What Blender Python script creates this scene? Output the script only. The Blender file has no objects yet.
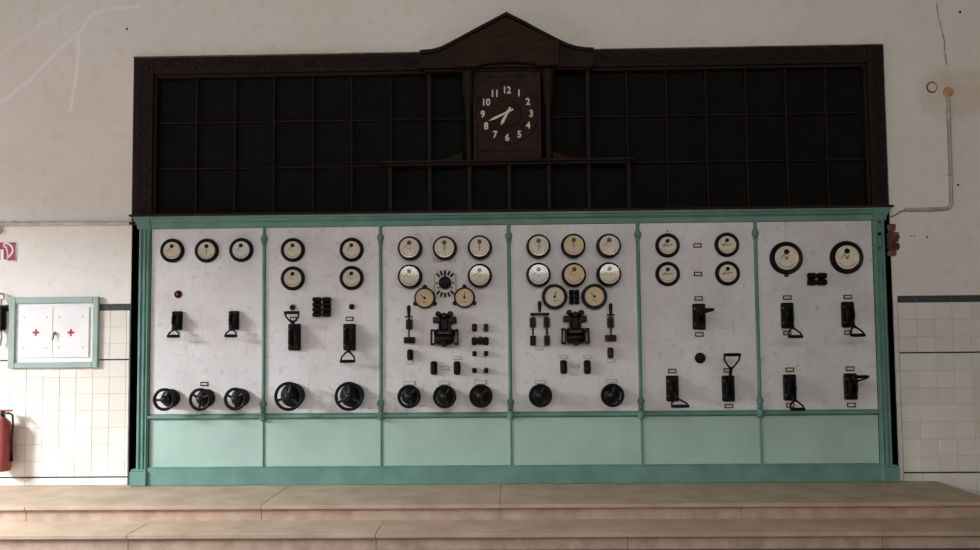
import bpy, bmesh, math, random
from mathutils import Vector, Matrix
random.seed(7)
PI = math.pi
scene = bpy.context.scene
col = scene.collection

# ------------------------------------------------------------------ camera
YAW, PITCH, ROLL, FPX, DIST, CAMZ = 0.02470, 0.05955, -0.00940, 900.0, 8.0835, 1.3680
cy, sy, cp, sp = math.cos(YAW), math.sin(YAW), math.cos(PITCH), math.sin(PITCH)
FW = Vector((-sy*cp, cy*cp, sp)); R0 = Vector((cy, sy, 0)); U0 = R0.cross(FW)
RT = R0*math.cos(ROLL) + U0*math.sin(ROLL); UP = U0*math.cos(ROLL) - R0*math.sin(ROLL)
CAM = Vector((0, -DIST, CAMZ))
cam_data = bpy.data.cameras.new('camera')
cam_data.sensor_fit = 'HORIZONTAL'; cam_data.sensor_width = 36.0; cam_data.lens = FPX/980.0*36.0
cam = bpy.data.objects.new('camera', cam_data); col.objects.link(cam)
cam.matrix_world = Matrix(((RT.x, UP.x, -FW.x, CAM.x), (RT.y, UP.y, -FW.y, CAM.y), (RT.z, UP.z, -FW.z, CAM.z), (0, 0, 0, 1)))
scene.camera = cam

# ------------------------------------------------------------------ world, window light, added rear lamps, exposure
world = bpy.data.worlds.new('world'); scene.world = world; world.use_nodes = True
world.node_tree.nodes['Background'].inputs[0].default_value = (0.75, 0.85, 1.0, 1)
world.node_tree.nodes['Background'].inputs[1].default_value = 0.6
vs = scene.view_settings
vs.view_transform = 'Standard'; vs.look = 'None'; vs.gamma = 1.0; vs.use_curve_mapping = False
vs.exposure = 0.0
WINS = [dict(y0=-6.4, y1=-2.0, z0=0.0, z1=3.05)]          # tall window in the left wall, x = -7.4
REAR = [(-6.0, 6.0, 3.75, 6.05, 420), (-2.7, -0.2, 2.66, 2.99, 26), (0.2, 0.95, 2.66, 2.99, 9), (1.85, 2.75, 2.66, 2.99, 10)]   # lamps added behind the viewer for fill and gauge reflections: x0, x1, z0, z1, watts
def area(name, loc, rot, sx, sz, energy, color):
    l = bpy.data.lights.new(name, 'AREA'); l.shape = 'RECTANGLE'; l.size = sx; l.size_y = sz
    l.energy = energy; l.color = color
    o = bpy.data.objects.new(name, l); col.objects.link(o); o.location = loc; o.rotation_euler = rot
    return o
area('window_daylight', (-9.8, -4.2, 4.6), (0, -PI/2+math.radians(45), 0), 3.0, 4.4, 6300, (0.945, 1.0, 1.06))
for x0, x1, z0, z1, w in REAR:
    area('added_rear_lamp', ((x0+x1)/2, -12.93, (z0+z1)/2), (PI/2, 0, 0), x1-x0, z1-z0, w, (1.0, 0.965, 0.915))

# ------------------------------------------------------------------ pixel of the photograph -> point on a real plane
def ray(px, py): return FW*FPX + RT*(px-490) + UP*(275-py)
def at(px, py, Y=0.0):
    d = ray(px, py); t = (Y+DIST)/d.y; return CAM + d*t
def on_floor(px, py, z=0.0):
    d = ray(px, py); t = (z-CAMZ)/d.z; return CAM + d*t
def avx(Y, *pts): return sum(at(a, b, Y).x for a, b in pts)/len(pts)
def avz(Y, *pts): return sum(at(a, b, Y).z for a, b in pts)/len(pts)

# ------------------------------------------------------------------ materials
def new_mat(name):
    m = bpy.data.materials.new(name); m.use_nodes = True
    nt = m.node_tree; return m, nt, nt.nodes['Principled BSDF']
def srgb(c):
    return tuple((v/255/12.92 if v/255 <= 0.04045 else ((v/255+0.055)/1.055)**2.4) for v in c)
def mat(name, c, c2=None, scale=8.0, rough=0.5, metal=0.0, bump=0.0, bscale=60.0, detail=4.0, lo=0.35, hi=0.65, stretch=(1, 1, 1), spec=0.5, coord='pos'):
    m, nt, b = new_mat(name)
    N, L = nt.nodes, nt.links
    b.inputs['Base Color'].default_value = (*srgb(c), 1); b.inputs['Roughness'].default_value = rough
    b.inputs['Metallic'].default_value = metal; b.inputs['Specular IOR Level'].default_value = spec
    if c2 is not None or bump:
        g = N.new('ShaderNodeNewGeometry'); mp = N.new('ShaderNodeMapping'); mp.inputs['Scale'].default_value = stretch
        L.new(g.outputs['Position'], mp.inputs['Vector'])
    if c2 is not None:
        n = N.new('ShaderNodeTexNoise'); n.inputs['Scale'].default_value = scale; n.inputs['Detail'].default_value = detail
        L.new(mp.outputs[0], n.inputs['Vector'])
        r = N.new('ShaderNodeMapRange'); r.inputs['From Min'].default_value = lo; r.inputs['From Max'].default_value = hi
        L.new(n.outputs['Fac'], r.inputs['Value'])
        x = N.new('ShaderNodeMix'); x.data_type = 'RGBA'; x.inputs['A'].default_value = (*srgb(c), 1); x.inputs['B'].default_value = (*srgb(c2), 1)
        L.new(r.outputs[0], x.inputs['Factor']); L.new(x.outputs['Result'], b.inputs['Base Color'])
    if bump:
        n2 = N.new('ShaderNodeTexNoise'); n2.inputs['Scale'].default_value = bscale; n2.inputs['Detail'].default_value = 5
        L.new(mp.outputs[0], n2.inputs['Vector'])
        bp = N.new('ShaderNodeBump'); bp.inputs['Strength'].default_value = bump; bp.inputs['Distance'].default_value = 0.01
        L.new(n2.outputs['Fac'], bp.inputs['Height']); L.new(bp.outputs[0], b.inputs['Normal'])
    return m
M = {}
M['green'] = mat('green_paint', (112, 150, 139), (98, 135, 125), scale=5, rough=0.5, bump=0.1, bscale=40, spec=0.25)
M['green_light'] = mat('pale_green_paint', (172, 198, 187), (163, 189, 178), scale=3, rough=0.5, bump=0.04, bscale=30, spec=0.3)
M['green_cab'] = mat('cabinet_green_paint', (158, 178, 168), (148, 168, 158), scale=7, rough=0.45)
M['wood'] = mat('dark_stained_wood', (40, 30, 26), (32, 24, 21), scale=7, rough=0.65, bump=0.25, bscale=35, stretch=(1, 1, 5), spec=0.15)
M['wood_pale'] = mat('brown_stained_wood', (60, 41, 30), (46, 32, 24), scale=6, rough=0.7, bump=0.2, bscale=30, stretch=(1, 1, 6), spec=0.1)
M['wood_clock'] = mat('reddish_brown_wood', (54, 35, 29), (40, 26, 22), scale=10, rough=0.6, bump=0.3, bscale=40, spec=0.12)
M['cell'] = mat('blackened_wood', (19, 19, 19), (15, 14, 14), scale=6, rough=0.8, bump=0.15, bscale=50, spec=0.12)
M['pit'] = mat('dark_recess', (16, 14, 13), (11, 10, 10), scale=6, rough=0.95, spec=0.1)
M['black'] = mat('black_enamel', (9, 9, 9), rough=0.42, spec=0.18)
M['blackm'] = mat('black_iron', (13, 12, 12), (8, 8, 8), scale=30, rough=0.5, spec=0.2)
M['bakelite'] = mat('brown_bakelite', (48, 28, 25), (28, 18, 16), scale=40, rough=0.45, spec=0.25)
M['bronze'] = mat('dark_bronze', (30, 26, 24), (18, 16, 15), scale=25, rough=0.42, metal=0.2, spec=0.35)
M['dial'] = mat('cream_dial', (244, 232, 212), (236, 222, 200), scale=14, rough=0.6)
M['dial_tan'] = mat('aged_tan_dial', (242, 218, 182), (232, 206, 168), scale=14, rough=0.6)
M['dial_white'] = mat('ivory_dial', (246, 243, 236), (238, 234, 225), scale=14, rough=0.6)
M['ink'] = mat('dial_ink', (38, 32, 28), rough=0.7)
M['olive'] = mat('olive_brass', (64, 48, 28), rough=0.4, metal=0.2)
M['brass'] = mat('pale_brass', (222, 210, 186), (208, 194, 166), scale=60, rough=0.45)
M['ivory'] = mat('ivory_plate', (226, 221, 211), (214, 207, 195), scale=40, rough=0.5)
M['tan_edge'] = mat('tan_plate_edge', (166, 152, 128), rough=0.5)
M['plate_edge'] = mat('dark_plate_edge', (34, 28, 24), rough=0.5, spec=0.3)
M['red'] = mat('red_glass', (150, 34, 36), rough=0.2)
M['redd'] = mat('dull_red_fibre', (98, 30, 28), (66, 24, 22), scale=60, rough=0.5)
M['redx'] = mat('red_cross_paint', (176, 14, 30), rough=0.5)
M['redsign'] = mat('sign_red', (158, 30, 52), rough=0.5)
M['redext'] = mat('extinguisher_red', (158, 74, 68), (138, 62, 58), scale=8, rough=0.5)
M['white'] = mat('white_enamel', (236, 234, 232), (228, 226, 224), scale=4, rough=0.4)
M['clockwhite'] = mat('ivory_hands', (226, 216, 200), rough=0.5)
M['steel'] = mat('worn_steel', (150, 148, 144), rough=0.35, metal=0.7)
M['pipe'] = mat('painted_conduit', (206, 200, 192), (170, 162, 154), scale=9, rough=0.5, lo=0.45, hi=0.7)
M['piped'] = mat('grey_painted_conduit', (196, 190, 182), (168, 162, 154), scale=9, rough=0.5)
M['tile'] = mat('cream_glazed_tile', (236, 232, 222), (230, 225, 214), scale=1.5, rough=0.2)
M['tile_b'] = mat('ivory_glazed_tile', (232, 226, 213), (227, 221, 208), scale=2.0, rough=0.22)
M['band'] = mat('dark_green_glazed_tile', (72, 80, 76), (60, 68, 64), scale=5, rough=0.25)
M['strip'] = mat('black_glazed_strip', (46, 44, 43), rough=0.25)
M['grout'] = mat('grey_grout', (206, 198, 184), (186, 178, 164), scale=6, rough=0.9)
M['stone'] = mat('worn_sandstone', (190, 169, 148), (166, 143, 123), scale=3.5, rough=0.7, bump=0.2, bscale=40, detail=8, lo=0.3, hi=0.75, spec=0.15)
M['stone2'] = mat('worn_sandstone_riser', (188, 164, 146), (164, 140, 122), scale=9, rough=0.75, bump=0.4, bscale=30, detail=9, lo=0.35, hi=0.72, spec=0.2)
M['floor'] = mat('red_brown_floor', (104, 76, 72), (86, 64, 60), scale=5, rough=0.6)
M['brick'] = mat('broken_brick', (116, 74, 62), (70, 46, 38), scale=22, rough=0.9, bump=0.8, bscale=40)
M['brick_b'] = mat('dusty_brick', (142, 112, 98), (98, 66, 56), scale=26, rough=0.9, bump=0.8, bscale=40)
M['room'] = mat('room_plaster', (190, 189, 187), rough=0.9)
M['dark_room'] = mat('dark_ceiling_paint', (114, 113, 112), rough=0.9)
M['edge_wood'] = mat('worn_edge_wood', (112, 90, 76), (78, 60, 50), scale=12, rough=0.7, spec=0.2)
M['rope'] = mat('grey_rope', (150, 140, 126), rough=0.9)

def marble():
    m, nt, b = new_mat('white_marble_slab'); N, L = nt.nodes, nt.links
    g = N.new('ShaderNodeNewGeometry'); oi = N.new('ShaderNodeObjectInfo')
    off = N.new('ShaderNodeVectorMath'); off.operation = 'ADD'
    sc = N.new('ShaderNodeVectorMath'); sc.operation = 'SCALE'; sc.inputs['Scale'].default_value = 9
    cmb = N.new('ShaderNodeCombineXYZ')
    for i in range(3): L.new(oi.outputs['Random'], cmb.inputs[i])
    L.new(cmb.outputs[0], sc.inputs[0]); L.new(g.outputs['Position'], off.inputs[0]); L.new(sc.outputs[0], off.inputs[1])
    def noise(s, d, stretch=None, dist=0.0):
        n = N.new('ShaderNodeTexNoise'); n.inputs['Scale'].default_value = s; n.inputs['Detail'].default_value = d; n.inputs['Distortion'].default_value = dist
        if stretch:
            mp = N.new('ShaderNodeMapping'); mp.inputs['Scale'].default_value = stretch; mp.inputs['Rotation'].default_value = (0, 0.35, 0)
            L.new(off.outputs[0], mp.inputs[0]); L.new(mp.outputs[0], n.inputs['Vector'])
        else: L.new(off.outputs[0], n.inputs['Vector'])
        return n.outputs['Fac']
    def rng(v, a, c):
        r = N.new('ShaderNodeMapRange'); r.inputs['From Min'].default_value = a; r.inputs['From Max'].default_value = c
        L.new(v, r.inputs['Value']); return r.outputs[0]
    def mix(f, A, B):
        x = N.new('ShaderNodeMix'); x.data_type = 'RGBA'
        for s, v in (('A', A), ('B', B)):
            if isinstance(v, tuple): x.inputs[s].default_value = (*srgb(v), 1)
            else: L.new(v, x.inputs[s])
        L.new(f, x.inputs['Factor']); return x.outputs['Result']
    c = mix(rng(noise(2.2, 6), 0.35, 0.68), (228, 227, 227), (214, 210, 208))
    c = mix(rng(noise(16, 5), 0.57, 0.95), c, (176, 168, 170))
    sc1 = rng(noise(5, 7, (9, 1, 1.0), 0.6), 0.60, 0.95)
    c = mix(sc1, c, (178, 171, 168))
    sc2 = rng(noise(4, 8, (1.4, 1, 8.0), 0.4), 0.63, 1.05)
    c = mix(sc2, c, (180, 168, 162))
    c = mix(rng(noise(70, 2), 0.70, 0.85), c, (150, 142, 140))
    L.new(c, b.inputs['Base Color']); b.inputs['Roughness'].default_value = 0.42
    bp = N.new('ShaderNodeBump'); bp.inputs['Strength'].default_value = 0.08; L.new(noise(24, 6), bp.inputs['Height']); L.new(bp.outputs[0], b.inputs['Normal'])
    return m
M['marble'] = marble()

def plaster():
    m, nt, b = new_mat('aged_cream_plaster'); N, L = nt.nodes, nt.links
    g = N.new('ShaderNodeNewGeometry'); pos = g.outputs['Position']
    flat = N.new('ShaderNodeVectorMath'); flat.operation = 'MULTIPLY'; flat.inputs[1].default_value = (1, 0, 1); L.new(pos, flat.inputs[0])
    wn = N.new('ShaderNodeTexNoise'); wn.inputs['Scale'].default_value = 7; wn.inputs['Detail'].default_value = 4; L.new(pos, wn.inputs['Vector'])
    wc = N.new('ShaderNodeVectorMath'); wc.operation = 'SUBTRACT'; wc.inputs[1].default_value = (0.5, 0.5, 0.5); L.new(wn.outputs['Color'], wc.inputs[0])
    ws = N.new('ShaderNodeVectorMath'); ws.operation = 'SCALE'; ws.inputs['Scale'].default_value = 0.04; L.new(wc.outputs[0], ws.inputs[0])
    wv = N.new('ShaderNodeVectorMath'); wv.operation = 'ADD'; L.new(flat.outputs[0], wv.inputs[0]); L.new(ws.outputs[0], wv.inputs[1])
    P = wv.outputs[0]
    def vm(op, a, bb=None, s=None):
        n = N.new('ShaderNodeVectorMath'); n.operation = op
        for i, v in ((0, a), (1, bb)):
            if v is None: continue
            if isinstance(v, (tuple, Vector)): n.inputs[i].default_value = tuple(v)
            else: L.new(v, n.inputs[i])
        if s is not None:
            if isinstance(s, float): n.inputs['Scale'].default_value = s
            else: L.new(s, n.inputs['Scale'])
        return n.outputs['Value'] if op in ('DOT_PRODUCT', 'LENGTH') else n.outputs[0]
    def ma(op, a, bb=None, clamp=False):
        n = N.new('ShaderNodeMath'); n.operation = op; n.use_clamp = clamp
        for i, v in ((0, a), (1, bb)):
            if v is None: continue
            if isinstance(v, (int, float)): n.inputs[i].default_value = v
            else: L.new(v, n.inputs[i])
        return n.outputs[0]
    def line(pix):
        pts = [at(x, y) for x, y in pix]; pts = [Vector((p.x, 0, p.z)) for p in pts]; out = None
        for a, c in zip(pts, pts[1:]):
            ab = c-a; t = ma('MULTIPLY', vm('DOT_PRODUCT', vm('SUBTRACT', P, a), ab), 1/ab.length_squared, True)
            q = vm('SUBTRACT', vm('SUBTRACT', P, a), vm('SCALE', ab, None, t)); d = vm('LENGTH', q)
            out = d if out is None else ma('MINIMUM', out, d)
        return out
    def rng(v, a, c, lo=0.0, hi=1.0):
        r = N.new('ShaderNodeMapRange'); r.inputs['From Min'].default_value = a; r.inputs['From Max'].default_value = c
        r.inputs['To Min'].default_value = lo; r.inputs['To Max'].default_value = hi
        L.new(v, r.inputs['Value']); return r.outputs[0]
    def mix(f, A, B):
        x = N.new('ShaderNodeMix'); x.data_type = 'RGBA'
        for s, v in (('A', A), ('B', B)):
            if isinstance(v, tuple): x.inputs[s].default_value = (*srgb(v), 1)
            else: L.new(v, x.inputs[s])
        L.new(f, x.inputs['Factor']); return x.outputs['Result']
    def noise(s, d):
        n = N.new('ShaderNodeTexNoise'); n.inputs['Scale'].default_value = s; n.inputs['Detail'].default_value = d; L.new(pos, n.inputs['Vector']); return n.outputs['Fac']
    c = mix(rng(noise(0.9, 6), 0.35, 0.7), (241, 236, 227), (233, 227, 216))
    c = mix(rng(noise(9, 6), 0.55, 0.8), c, (226, 218, 204))
    # water stain round the old outlets
    def ell(px, py, rx, rz):
        p = at(px, py); d = vm('MULTIPLY', vm('SUBTRACT', P, Vector((p.x, 0, p.z))), (1/rx, 0, 1/rz)); return vm('LENGTH', d)
    st = ma('MINIMUM', ell(948, 94, 0.27, 0.25), ell(985, 92, 0.45, 0.22))
    stf = ma('MULTIPLY', rng(st, 1.25, 0.55), rng(noise(6, 6), 0.3, 0.65, 0.15, 0.62))
    c = mix(stf, c, (214, 182, 150))
    # pale diagonal and upright lines at the upper left
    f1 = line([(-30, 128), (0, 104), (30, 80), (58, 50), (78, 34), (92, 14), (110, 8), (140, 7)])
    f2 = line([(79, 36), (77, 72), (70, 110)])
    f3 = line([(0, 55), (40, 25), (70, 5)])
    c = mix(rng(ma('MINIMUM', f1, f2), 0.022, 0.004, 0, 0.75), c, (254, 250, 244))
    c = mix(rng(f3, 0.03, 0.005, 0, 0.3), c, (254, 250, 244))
    # hairline cracks at the right
    k1 = line([(936, -20), (937, 5), (940, 25), (944, 40), (946, 64)])
    k2 = line([(60, 262), (90, 272), (128, 270)])
    c = mix(rng(k1, 0.010, 0.002, 0, 0.75), c, (92, 78, 66))
    c = mix(rng(k2, 0.012, 0.002, 0, 0.08), c, (120, 108, 96))
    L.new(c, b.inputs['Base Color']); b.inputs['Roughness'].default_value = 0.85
    bp = N.new('ShaderNodeBump'); bp.inputs['Strength'].default_value = 0.25; bp.inputs['Distance'].default_value = 0.01
    L.new(noise(14, 8), bp.inputs['Height']); L.new(bp.outputs[0], b.inputs['Normal'])
    return m
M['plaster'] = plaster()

def glass():
    m, nt, b = new_mat('instrument_glass'); N, L = nt.nodes, nt.links
    N.remove(b)
    tr = N.new('ShaderNodeBsdfTransparent'); gl = N.new('ShaderNodeBsdfGlossy'); gl.inputs['Roughness'].default_value = 0.045
    fr = N.new('ShaderNodeLayerWeight'); fr.inputs['Blend'].default_value = 0.25
    mx = N.new('ShaderNodeMixShader'); L.new(fr.outputs['Fresnel'], mx.inputs[0]); L.new(tr.outputs[0], mx.inputs[1]); L.new(gl.outputs[0], mx.inputs[2])
    L.new(mx.outputs[0], N['Material Output'].inputs[0]); return m
M['glass'] = glass()

# ------------------------------------------------------------------ mesh builder
class MB:
    def __init__(s): s.v = []; s.f = []
    def add(s, vs, fs):
        o = len(s.v); s.v += [tuple(v) for v in vs]; s.f += [tuple(i+o for i in f) for f in fs]; return s
    def box(s, x0, x1, y0, y1, z0, z1, b=0.0):
        lo, hi = (min(x0, x1), min(y0, y1), min(z0, z1)), (max(x0, x1), max(y0, y1), max(z0, z1))
        b = min(b, 0.45*min(hi[i]-lo[i] for i in range(3)))
        if b <= 0:
            vs = [(x, y, z) for x in (lo[0], hi[0]) for y in (lo[1], hi[1]) for z in (lo[2], hi[2])]
            return s.add(vs, [(0, 1, 3, 2), (4, 6, 7, 5), (0, 4, 5, 1), (2, 3, 7, 6), (0, 2, 6, 4), (1, 5, 7, 3)])
        vs = []; idx = {}
        for sx in (0, 1):
            for s_y in (0, 1):
                for sz in (0, 1):
                    sg = (sx, s_y, sz)
                    for ax in range(3):
                        p = [(hi[i]-(0 if i == ax else b)) if sg[i] else (lo[i]+(0 if i == ax else b)) for i in range(3)]
                        idx[sg, ax] = len(vs); vs.append(p)
        fs = []
        for ax in range(3):
            u, w = [i for i in range(3) if i != ax]
            for sd in (0, 1):
                q = []
                for a, c in ((0, 0), (1, 0), (1, 1), (0, 1)):
                    sg = [0]*3; sg[ax] = sd; sg[u] = a; sg[w] = c; q.append(idx[tuple(sg), ax])
                fs.append(q)
            for a in (0, 1):          # edges along ax
                for c in (0, 1):
                    q = []
                    for e in (0, 1):
                        sg = [0]*3; sg[ax] = e; sg[u] = a; sg[w] = c
                        q.append((idx[tuple(sg), u], idx[tuple(sg), w]))
                    fs.append((q[0][0], q[0][1], q[1][1], q[1][0]))
        for sg in [(a, c, d) for a in (0, 1) for c in (0, 1) for d in (0, 1)]:
            fs.append(tuple(idx[sg, ax] for ax in range(3)))
        return s.add(vs, fs)
    def lathe(s, prof, o=(0, 0, 0), axis=(0, -1, 0), seg=32):
        ax = Vector(axis).normalized(); t = Vector((1, 0, 0)) if abs(ax.x) < 0.9 else Vector((0, 0, 1))
        e1 = ax.cross(t).normalized(); e2 = ax.cross(e1); o = Vector(o)
        vs = []; rings = []
        for r, h in prof:
            if r < 1e-6: rings.append([len(vs)]); vs.append(o+ax*h)
            else:
                rings.append(list(range(len(vs), len(vs)+seg)))
                for k in range(seg):
                    a = 2*PI*k/seg; vs.append(o+ax*h+e1*(r*math.cos(a))+e2*(r*math.sin(a)))
        fs = []
        for A, B in zip(rings, rings[1:]):
            for k in range(seg):
                k2 = (k+1) % seg
                if len(A) == 1 and len(B) == 1: continue
                if len(A) == 1: fs.append((A[0], B[k], B[k2]))
                elif len(B) == 1: fs.append((A[k], A[k2], B[0]))
                else: fs.append((A[k], A[k2], B[k2], B[k]))
        return s.add(vs, fs)
    def cyl(s, o, r, h, axis=(0, -1, 0), seg=24, b=0.0):
        p = [(0, 0), (r, 0), (r, h-b), (r-b, h), (0, h)] if b else [(0, 0), (r, 0), (r, h), (0, h)]
        return s.lathe(p, o, axis, seg)
    def tube(s, pts, r, seg=8, closed=False):
        pts = [Vector(p) for p in pts]; n = len(pts); vs = []; fs = []
        rr = r if isinstance(r, (list, tuple)) else [r]*n
        prev = None
        for i, p in enumerate(pts):
            a = pts[(i-1) % n] if (closed or i > 0) else p; c = pts[(i+1) % n] if (closed or i < n-1) else p
            t = (c-a).normalized()
            if prev is None:
                e = Vector((0, 0, 1)) if abs(t.z) < 0.9 else Vector((1, 0, 0)); e1 = t.cross(e).normalized()
            else:
                e1 = (prev-t*prev.dot(t)).normalized()
            prev = e1; e2 = t.cross(e1)
            for k in range(seg):
                w = 2*PI*k/seg; vs.append(p+e1*(rr[i]*math.cos(w))+e2*(rr[i]*math.sin(w)))
        for i in range(n if closed else n-1):
            j = (i+1) % n
            for k in range(seg):
                k2 = (k+1) % seg; fs.append((i*seg+k, i*seg+k2, j*seg+k2, j*seg+k))
        if not closed: fs.append(tuple(range(seg))); fs.append(tuple((n-1)*seg+k for k in range(seg)))
        return s.add(vs, fs)
    def prism(s, poly, y0, y1):
        n = len(poly); vs = [(x, y0, z) for x, z in poly]+[(x, y1, z) for x, z in poly]
        fs = [tuple(range(n)), tuple(range(n, 2*n))]+[(i, (i+1) % n, n+(i+1) % n, n+i) for i in range(n)]
        return s.add(vs, fs)
    def slab(s, poly, z0, z1):
        n = len(poly); vs = [(x, y, z0) for x, y in poly]+[(x, y, z1) for x, y in poly]
        fs = [tuple(range(n)), tuple(range(n, 2*n))]+[(i, (i+1) % n, n+(i+1) % n, n+i) for i in range(n)]
        return s.add(vs, fs)
    def mesh(s, name, m, smooth=35):
        me = bpy.data.meshes.new(name); me.from_pydata(s.v, [], s.f)
        bm = bmesh.new(); bm.from_mesh(me); bmesh.ops.recalc_face_normals(bm, faces=bm.faces); bm.to_mesh(me); bm.free()
        me.materials.append(m)
        if smooth:
            me.polygons.foreach_set('use_smooth', [True]*len(me.polygons)); me.set_sharp_from_angle(angle=math.radians(smooth))
        me.update(); return me
    def build(s, name, m, parent=None, loc=(0, 0, 0), rot=(0, 0, 0), smooth=35):
        return link(name, s.mesh(name, m, smooth), parent, loc, rot)
def link(name, me, parent=None, loc=(0, 0, 0), rot=(0, 0, 0)):
    o = bpy.data.objects.new(name, me); col.objects.link(o); o.parent = parent; o.location = loc; o.rotation_euler = rot; return o
def tag(o, label=None, cat=None, group=None, kind=None):
    for k, v in (('label', label), ('category', cat), ('group', group), ('kind', kind)):
        if v: o[k] = v
    return o
def thing(name, loc, label, cat, group=None):
    o = bpy.data.objects.new(name, None); o.empty_display_size = 0.05; col.objects.link(o); o.location = loc
    return tag(o, label, cat, group)
def textmesh(txt, size, m, depth=0.002, offset=0.0):
    cu = bpy.data.curves.new('glyph', 'FONT'); cu.body = txt; cu.size = size; cu.align_x = 'CENTER'; cu.align_y = 'CENTER'
    cu.extrude = depth; cu.offset = offset; cu.resolution_u = 4
    o = bpy.data.objects.new('glyph', cu); col.objects.link(o)
    bpy.context.view_layer.update()
    me = bpy.data.meshes.new_from_object(o.evaluated_get(bpy.context.evaluated_depsgraph_get()))
    bpy.data.objects.remove(o); me.materials.clear(); me.materials.append(m); return me
def arc(cx, cz, r, a0, a1, n): return [(cx+r*math.cos(a0+(a1-a0)*i/n), cz+r*math.sin(a0+(a1-a0)*i/n)) for i in range(n+1)]

# ------------------------------------------------------------------ main dimensions (metres, landing top = 0, wall face y = 0)
YM = -0.030                                                    # face of the marble slabs
XL = avx(0, (134.5, 57), (133, 214)); XR = avx(0, (885, 44), (888.6, 205))
ZT = avz(0, (135, 57), (885, 44))
OX0 = XL-0.006; OX1 = avx(0, (893, 300), (896, 400))
Z_COR1 = avz(-0.08, (150, 216.5), (880, 208)); Z_COR0 = avz(YM, (200, 228.5), (820, 220.5))
Z_MID1 = avz(YM, (200, 413), (820, 410.8)); Z_MID0 = avz(YM, (200, 419), (820, 416.2))
Z_BASE1 = avz(-0.06, (200, 467), (820, 464))
H = 0.125; Y1 = -0.94; Y2 = -1.385; ZF = -2*H
DIV = [avx(YM, (264.7, 240), (263.2, 405)), avx(YM, (381, 240), (380.6, 405)), avx(YM, (509, 240), (510.3, 405)), avx(YM, (637.5, 240), (641, 405)), avx(YM, (755, 240), (759.8, 405))]
PLX0 = avx(-0.05, (139.7, 235), (135.5, 460)); PLX1 = avx(-0.05, (151, 235), (147, 460))
PRX0 = avx(-0.05, (873.2, 225), (880.7, 458)); PRX1 = avx(-0.05, (884.2, 225), (892.8, 458))

# ------------------------------------------------------------------ room shell
RX0, RX1, RY, RZ = -7.4, 8.2, -13.0, 6.2
wb = MB()
wb.box(RX0-0.3, OX0, 0, 0.4, ZF-0.2, RZ); wb.box(OX1, RX1+0.3, 0, 0.4, ZF-0.2, RZ); wb.box(OX0, OX1, 0, 0.4, ZT-0.004, RZ); wb.box(XR-0.004, OX1, 0, 0.4, Z_COR1+0.02, ZT-0.004)
wb.box(OX0, OX1, 0.30, 0.4, ZF-0.2, ZT+0.015)
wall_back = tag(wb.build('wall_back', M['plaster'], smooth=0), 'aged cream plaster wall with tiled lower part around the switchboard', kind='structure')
MB().box(OX0+0.001, OX1-0.001, 0.26, 0.299, 0, ZT).build('recess_lining', M['pit'], wall_back)
MB().box(OX0, OX0+0.012, -0.012, 0.28, Z_COR1-0.02, ZT-0.004, 0.003).build('opening_edge', M['edge_wood'], wall_back)
MB().box(OX0, OX0+0.006, 0.006, 0.28, 0.0, Z_COR1-0.03, 0.002).build('opening_edge', M['pit'], wall_back)
MB().box(OX1-0.008, OX1-0.001, 0.004, 0.28, 0.0, Z_COR1-0.03, 0.002).build('opening_edge', M['pit'], wall_back)
tag(MB().box(RX0-0.3, RX1+0.3, RY, 0.4, ZF-0.2, ZF).build('floor', M['floor'], smooth=0), 'red brown floor in front of the steps', kind='structure')
tag(MB().box(RX0-0.3, RX1+0.3, RY, 0.4, RZ, RZ+0.2).build('ceiling', M['dark_room'], smooth=0), 'high plain hall ceiling out of frame', kind='structure')
tag(MB().box(RX1, RX1+0.3, RY, 0.0, ZF, RZ).build('wall_right', M['dark_room'], smooth=0), 'plain hall wall on the right out of frame', kind='structure')
tag(MB().box(RX0-0.3, RX1+0.3, RY-0.3, RY, ZF, RZ).build('wall_front', M['dark_room'], smooth=0), 'plain hall wall behind the viewer', kind='structure')
wl = MB(); cuts_ = [RY]+[v for w in sorted(WINS, key=lambda w: w['y0']) for v in (w['y0'], w['y1'])]+[0]
for k in range(0, len(cuts_), 2): wl.box(RX0-0.3, RX0, cuts_[k], cuts_[k+1], ZF, RZ)
for w in WINS: wl.box(RX0-0.3, RX0, w['y0'], w['y1'], ZF, w['z0']); wl.box(RX0-0.3, RX0, w['y0'], w['y1'], w['z1'], RZ)
tag(wl.build('wall_left', M['room'], smooth=0), 'plain hall wall with a tall window on the left', kind='structure')
for n_, w in enumerate(WINS):
    w1 = MB()
    for k in range(4):
        y = w['y0']+(w['y1']-w['y0'])*k/3; w1.box(RX0-0.14, RX0-0.08, y-0.025, y+0.025, w['z0'], w['z1'])
    for k in range(3):
        z = w['z0']+(w['z1']-w['z0'])*k/2; w1.box(RX0-0.135, RX0-0.085, w['y0'], w['y1'], z-0.02, z+0.02)
    tag(w1.build('window_%d' % (n_+1), M['white'], smooth=0), 'tall barred hall window on the left letting in daylight', kind='structure')
for n_, (x0, x1, z0, z1, w) in enumerate(REAR):  # frames added round the rear lamps; the wall has no openings
    w1 = MB()
    for x in (x0-0.03, x1+0.03): w1.box(x-0.03, x+0.03, RY, RY+0.09, z0-0.06, z1+0.06)
    for z in (z0-0.03, z1+0.03): w1.box(x0, x1, RY, RY+0.09, z-0.03, z+0.03)
    tag(w1.build('window_%d' % (n_+2), M['white'], smooth=0), 'window frame added round a rear lamp on the solid wall behind the viewer, number %d along' % (n_+1), kind='structure')

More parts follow.
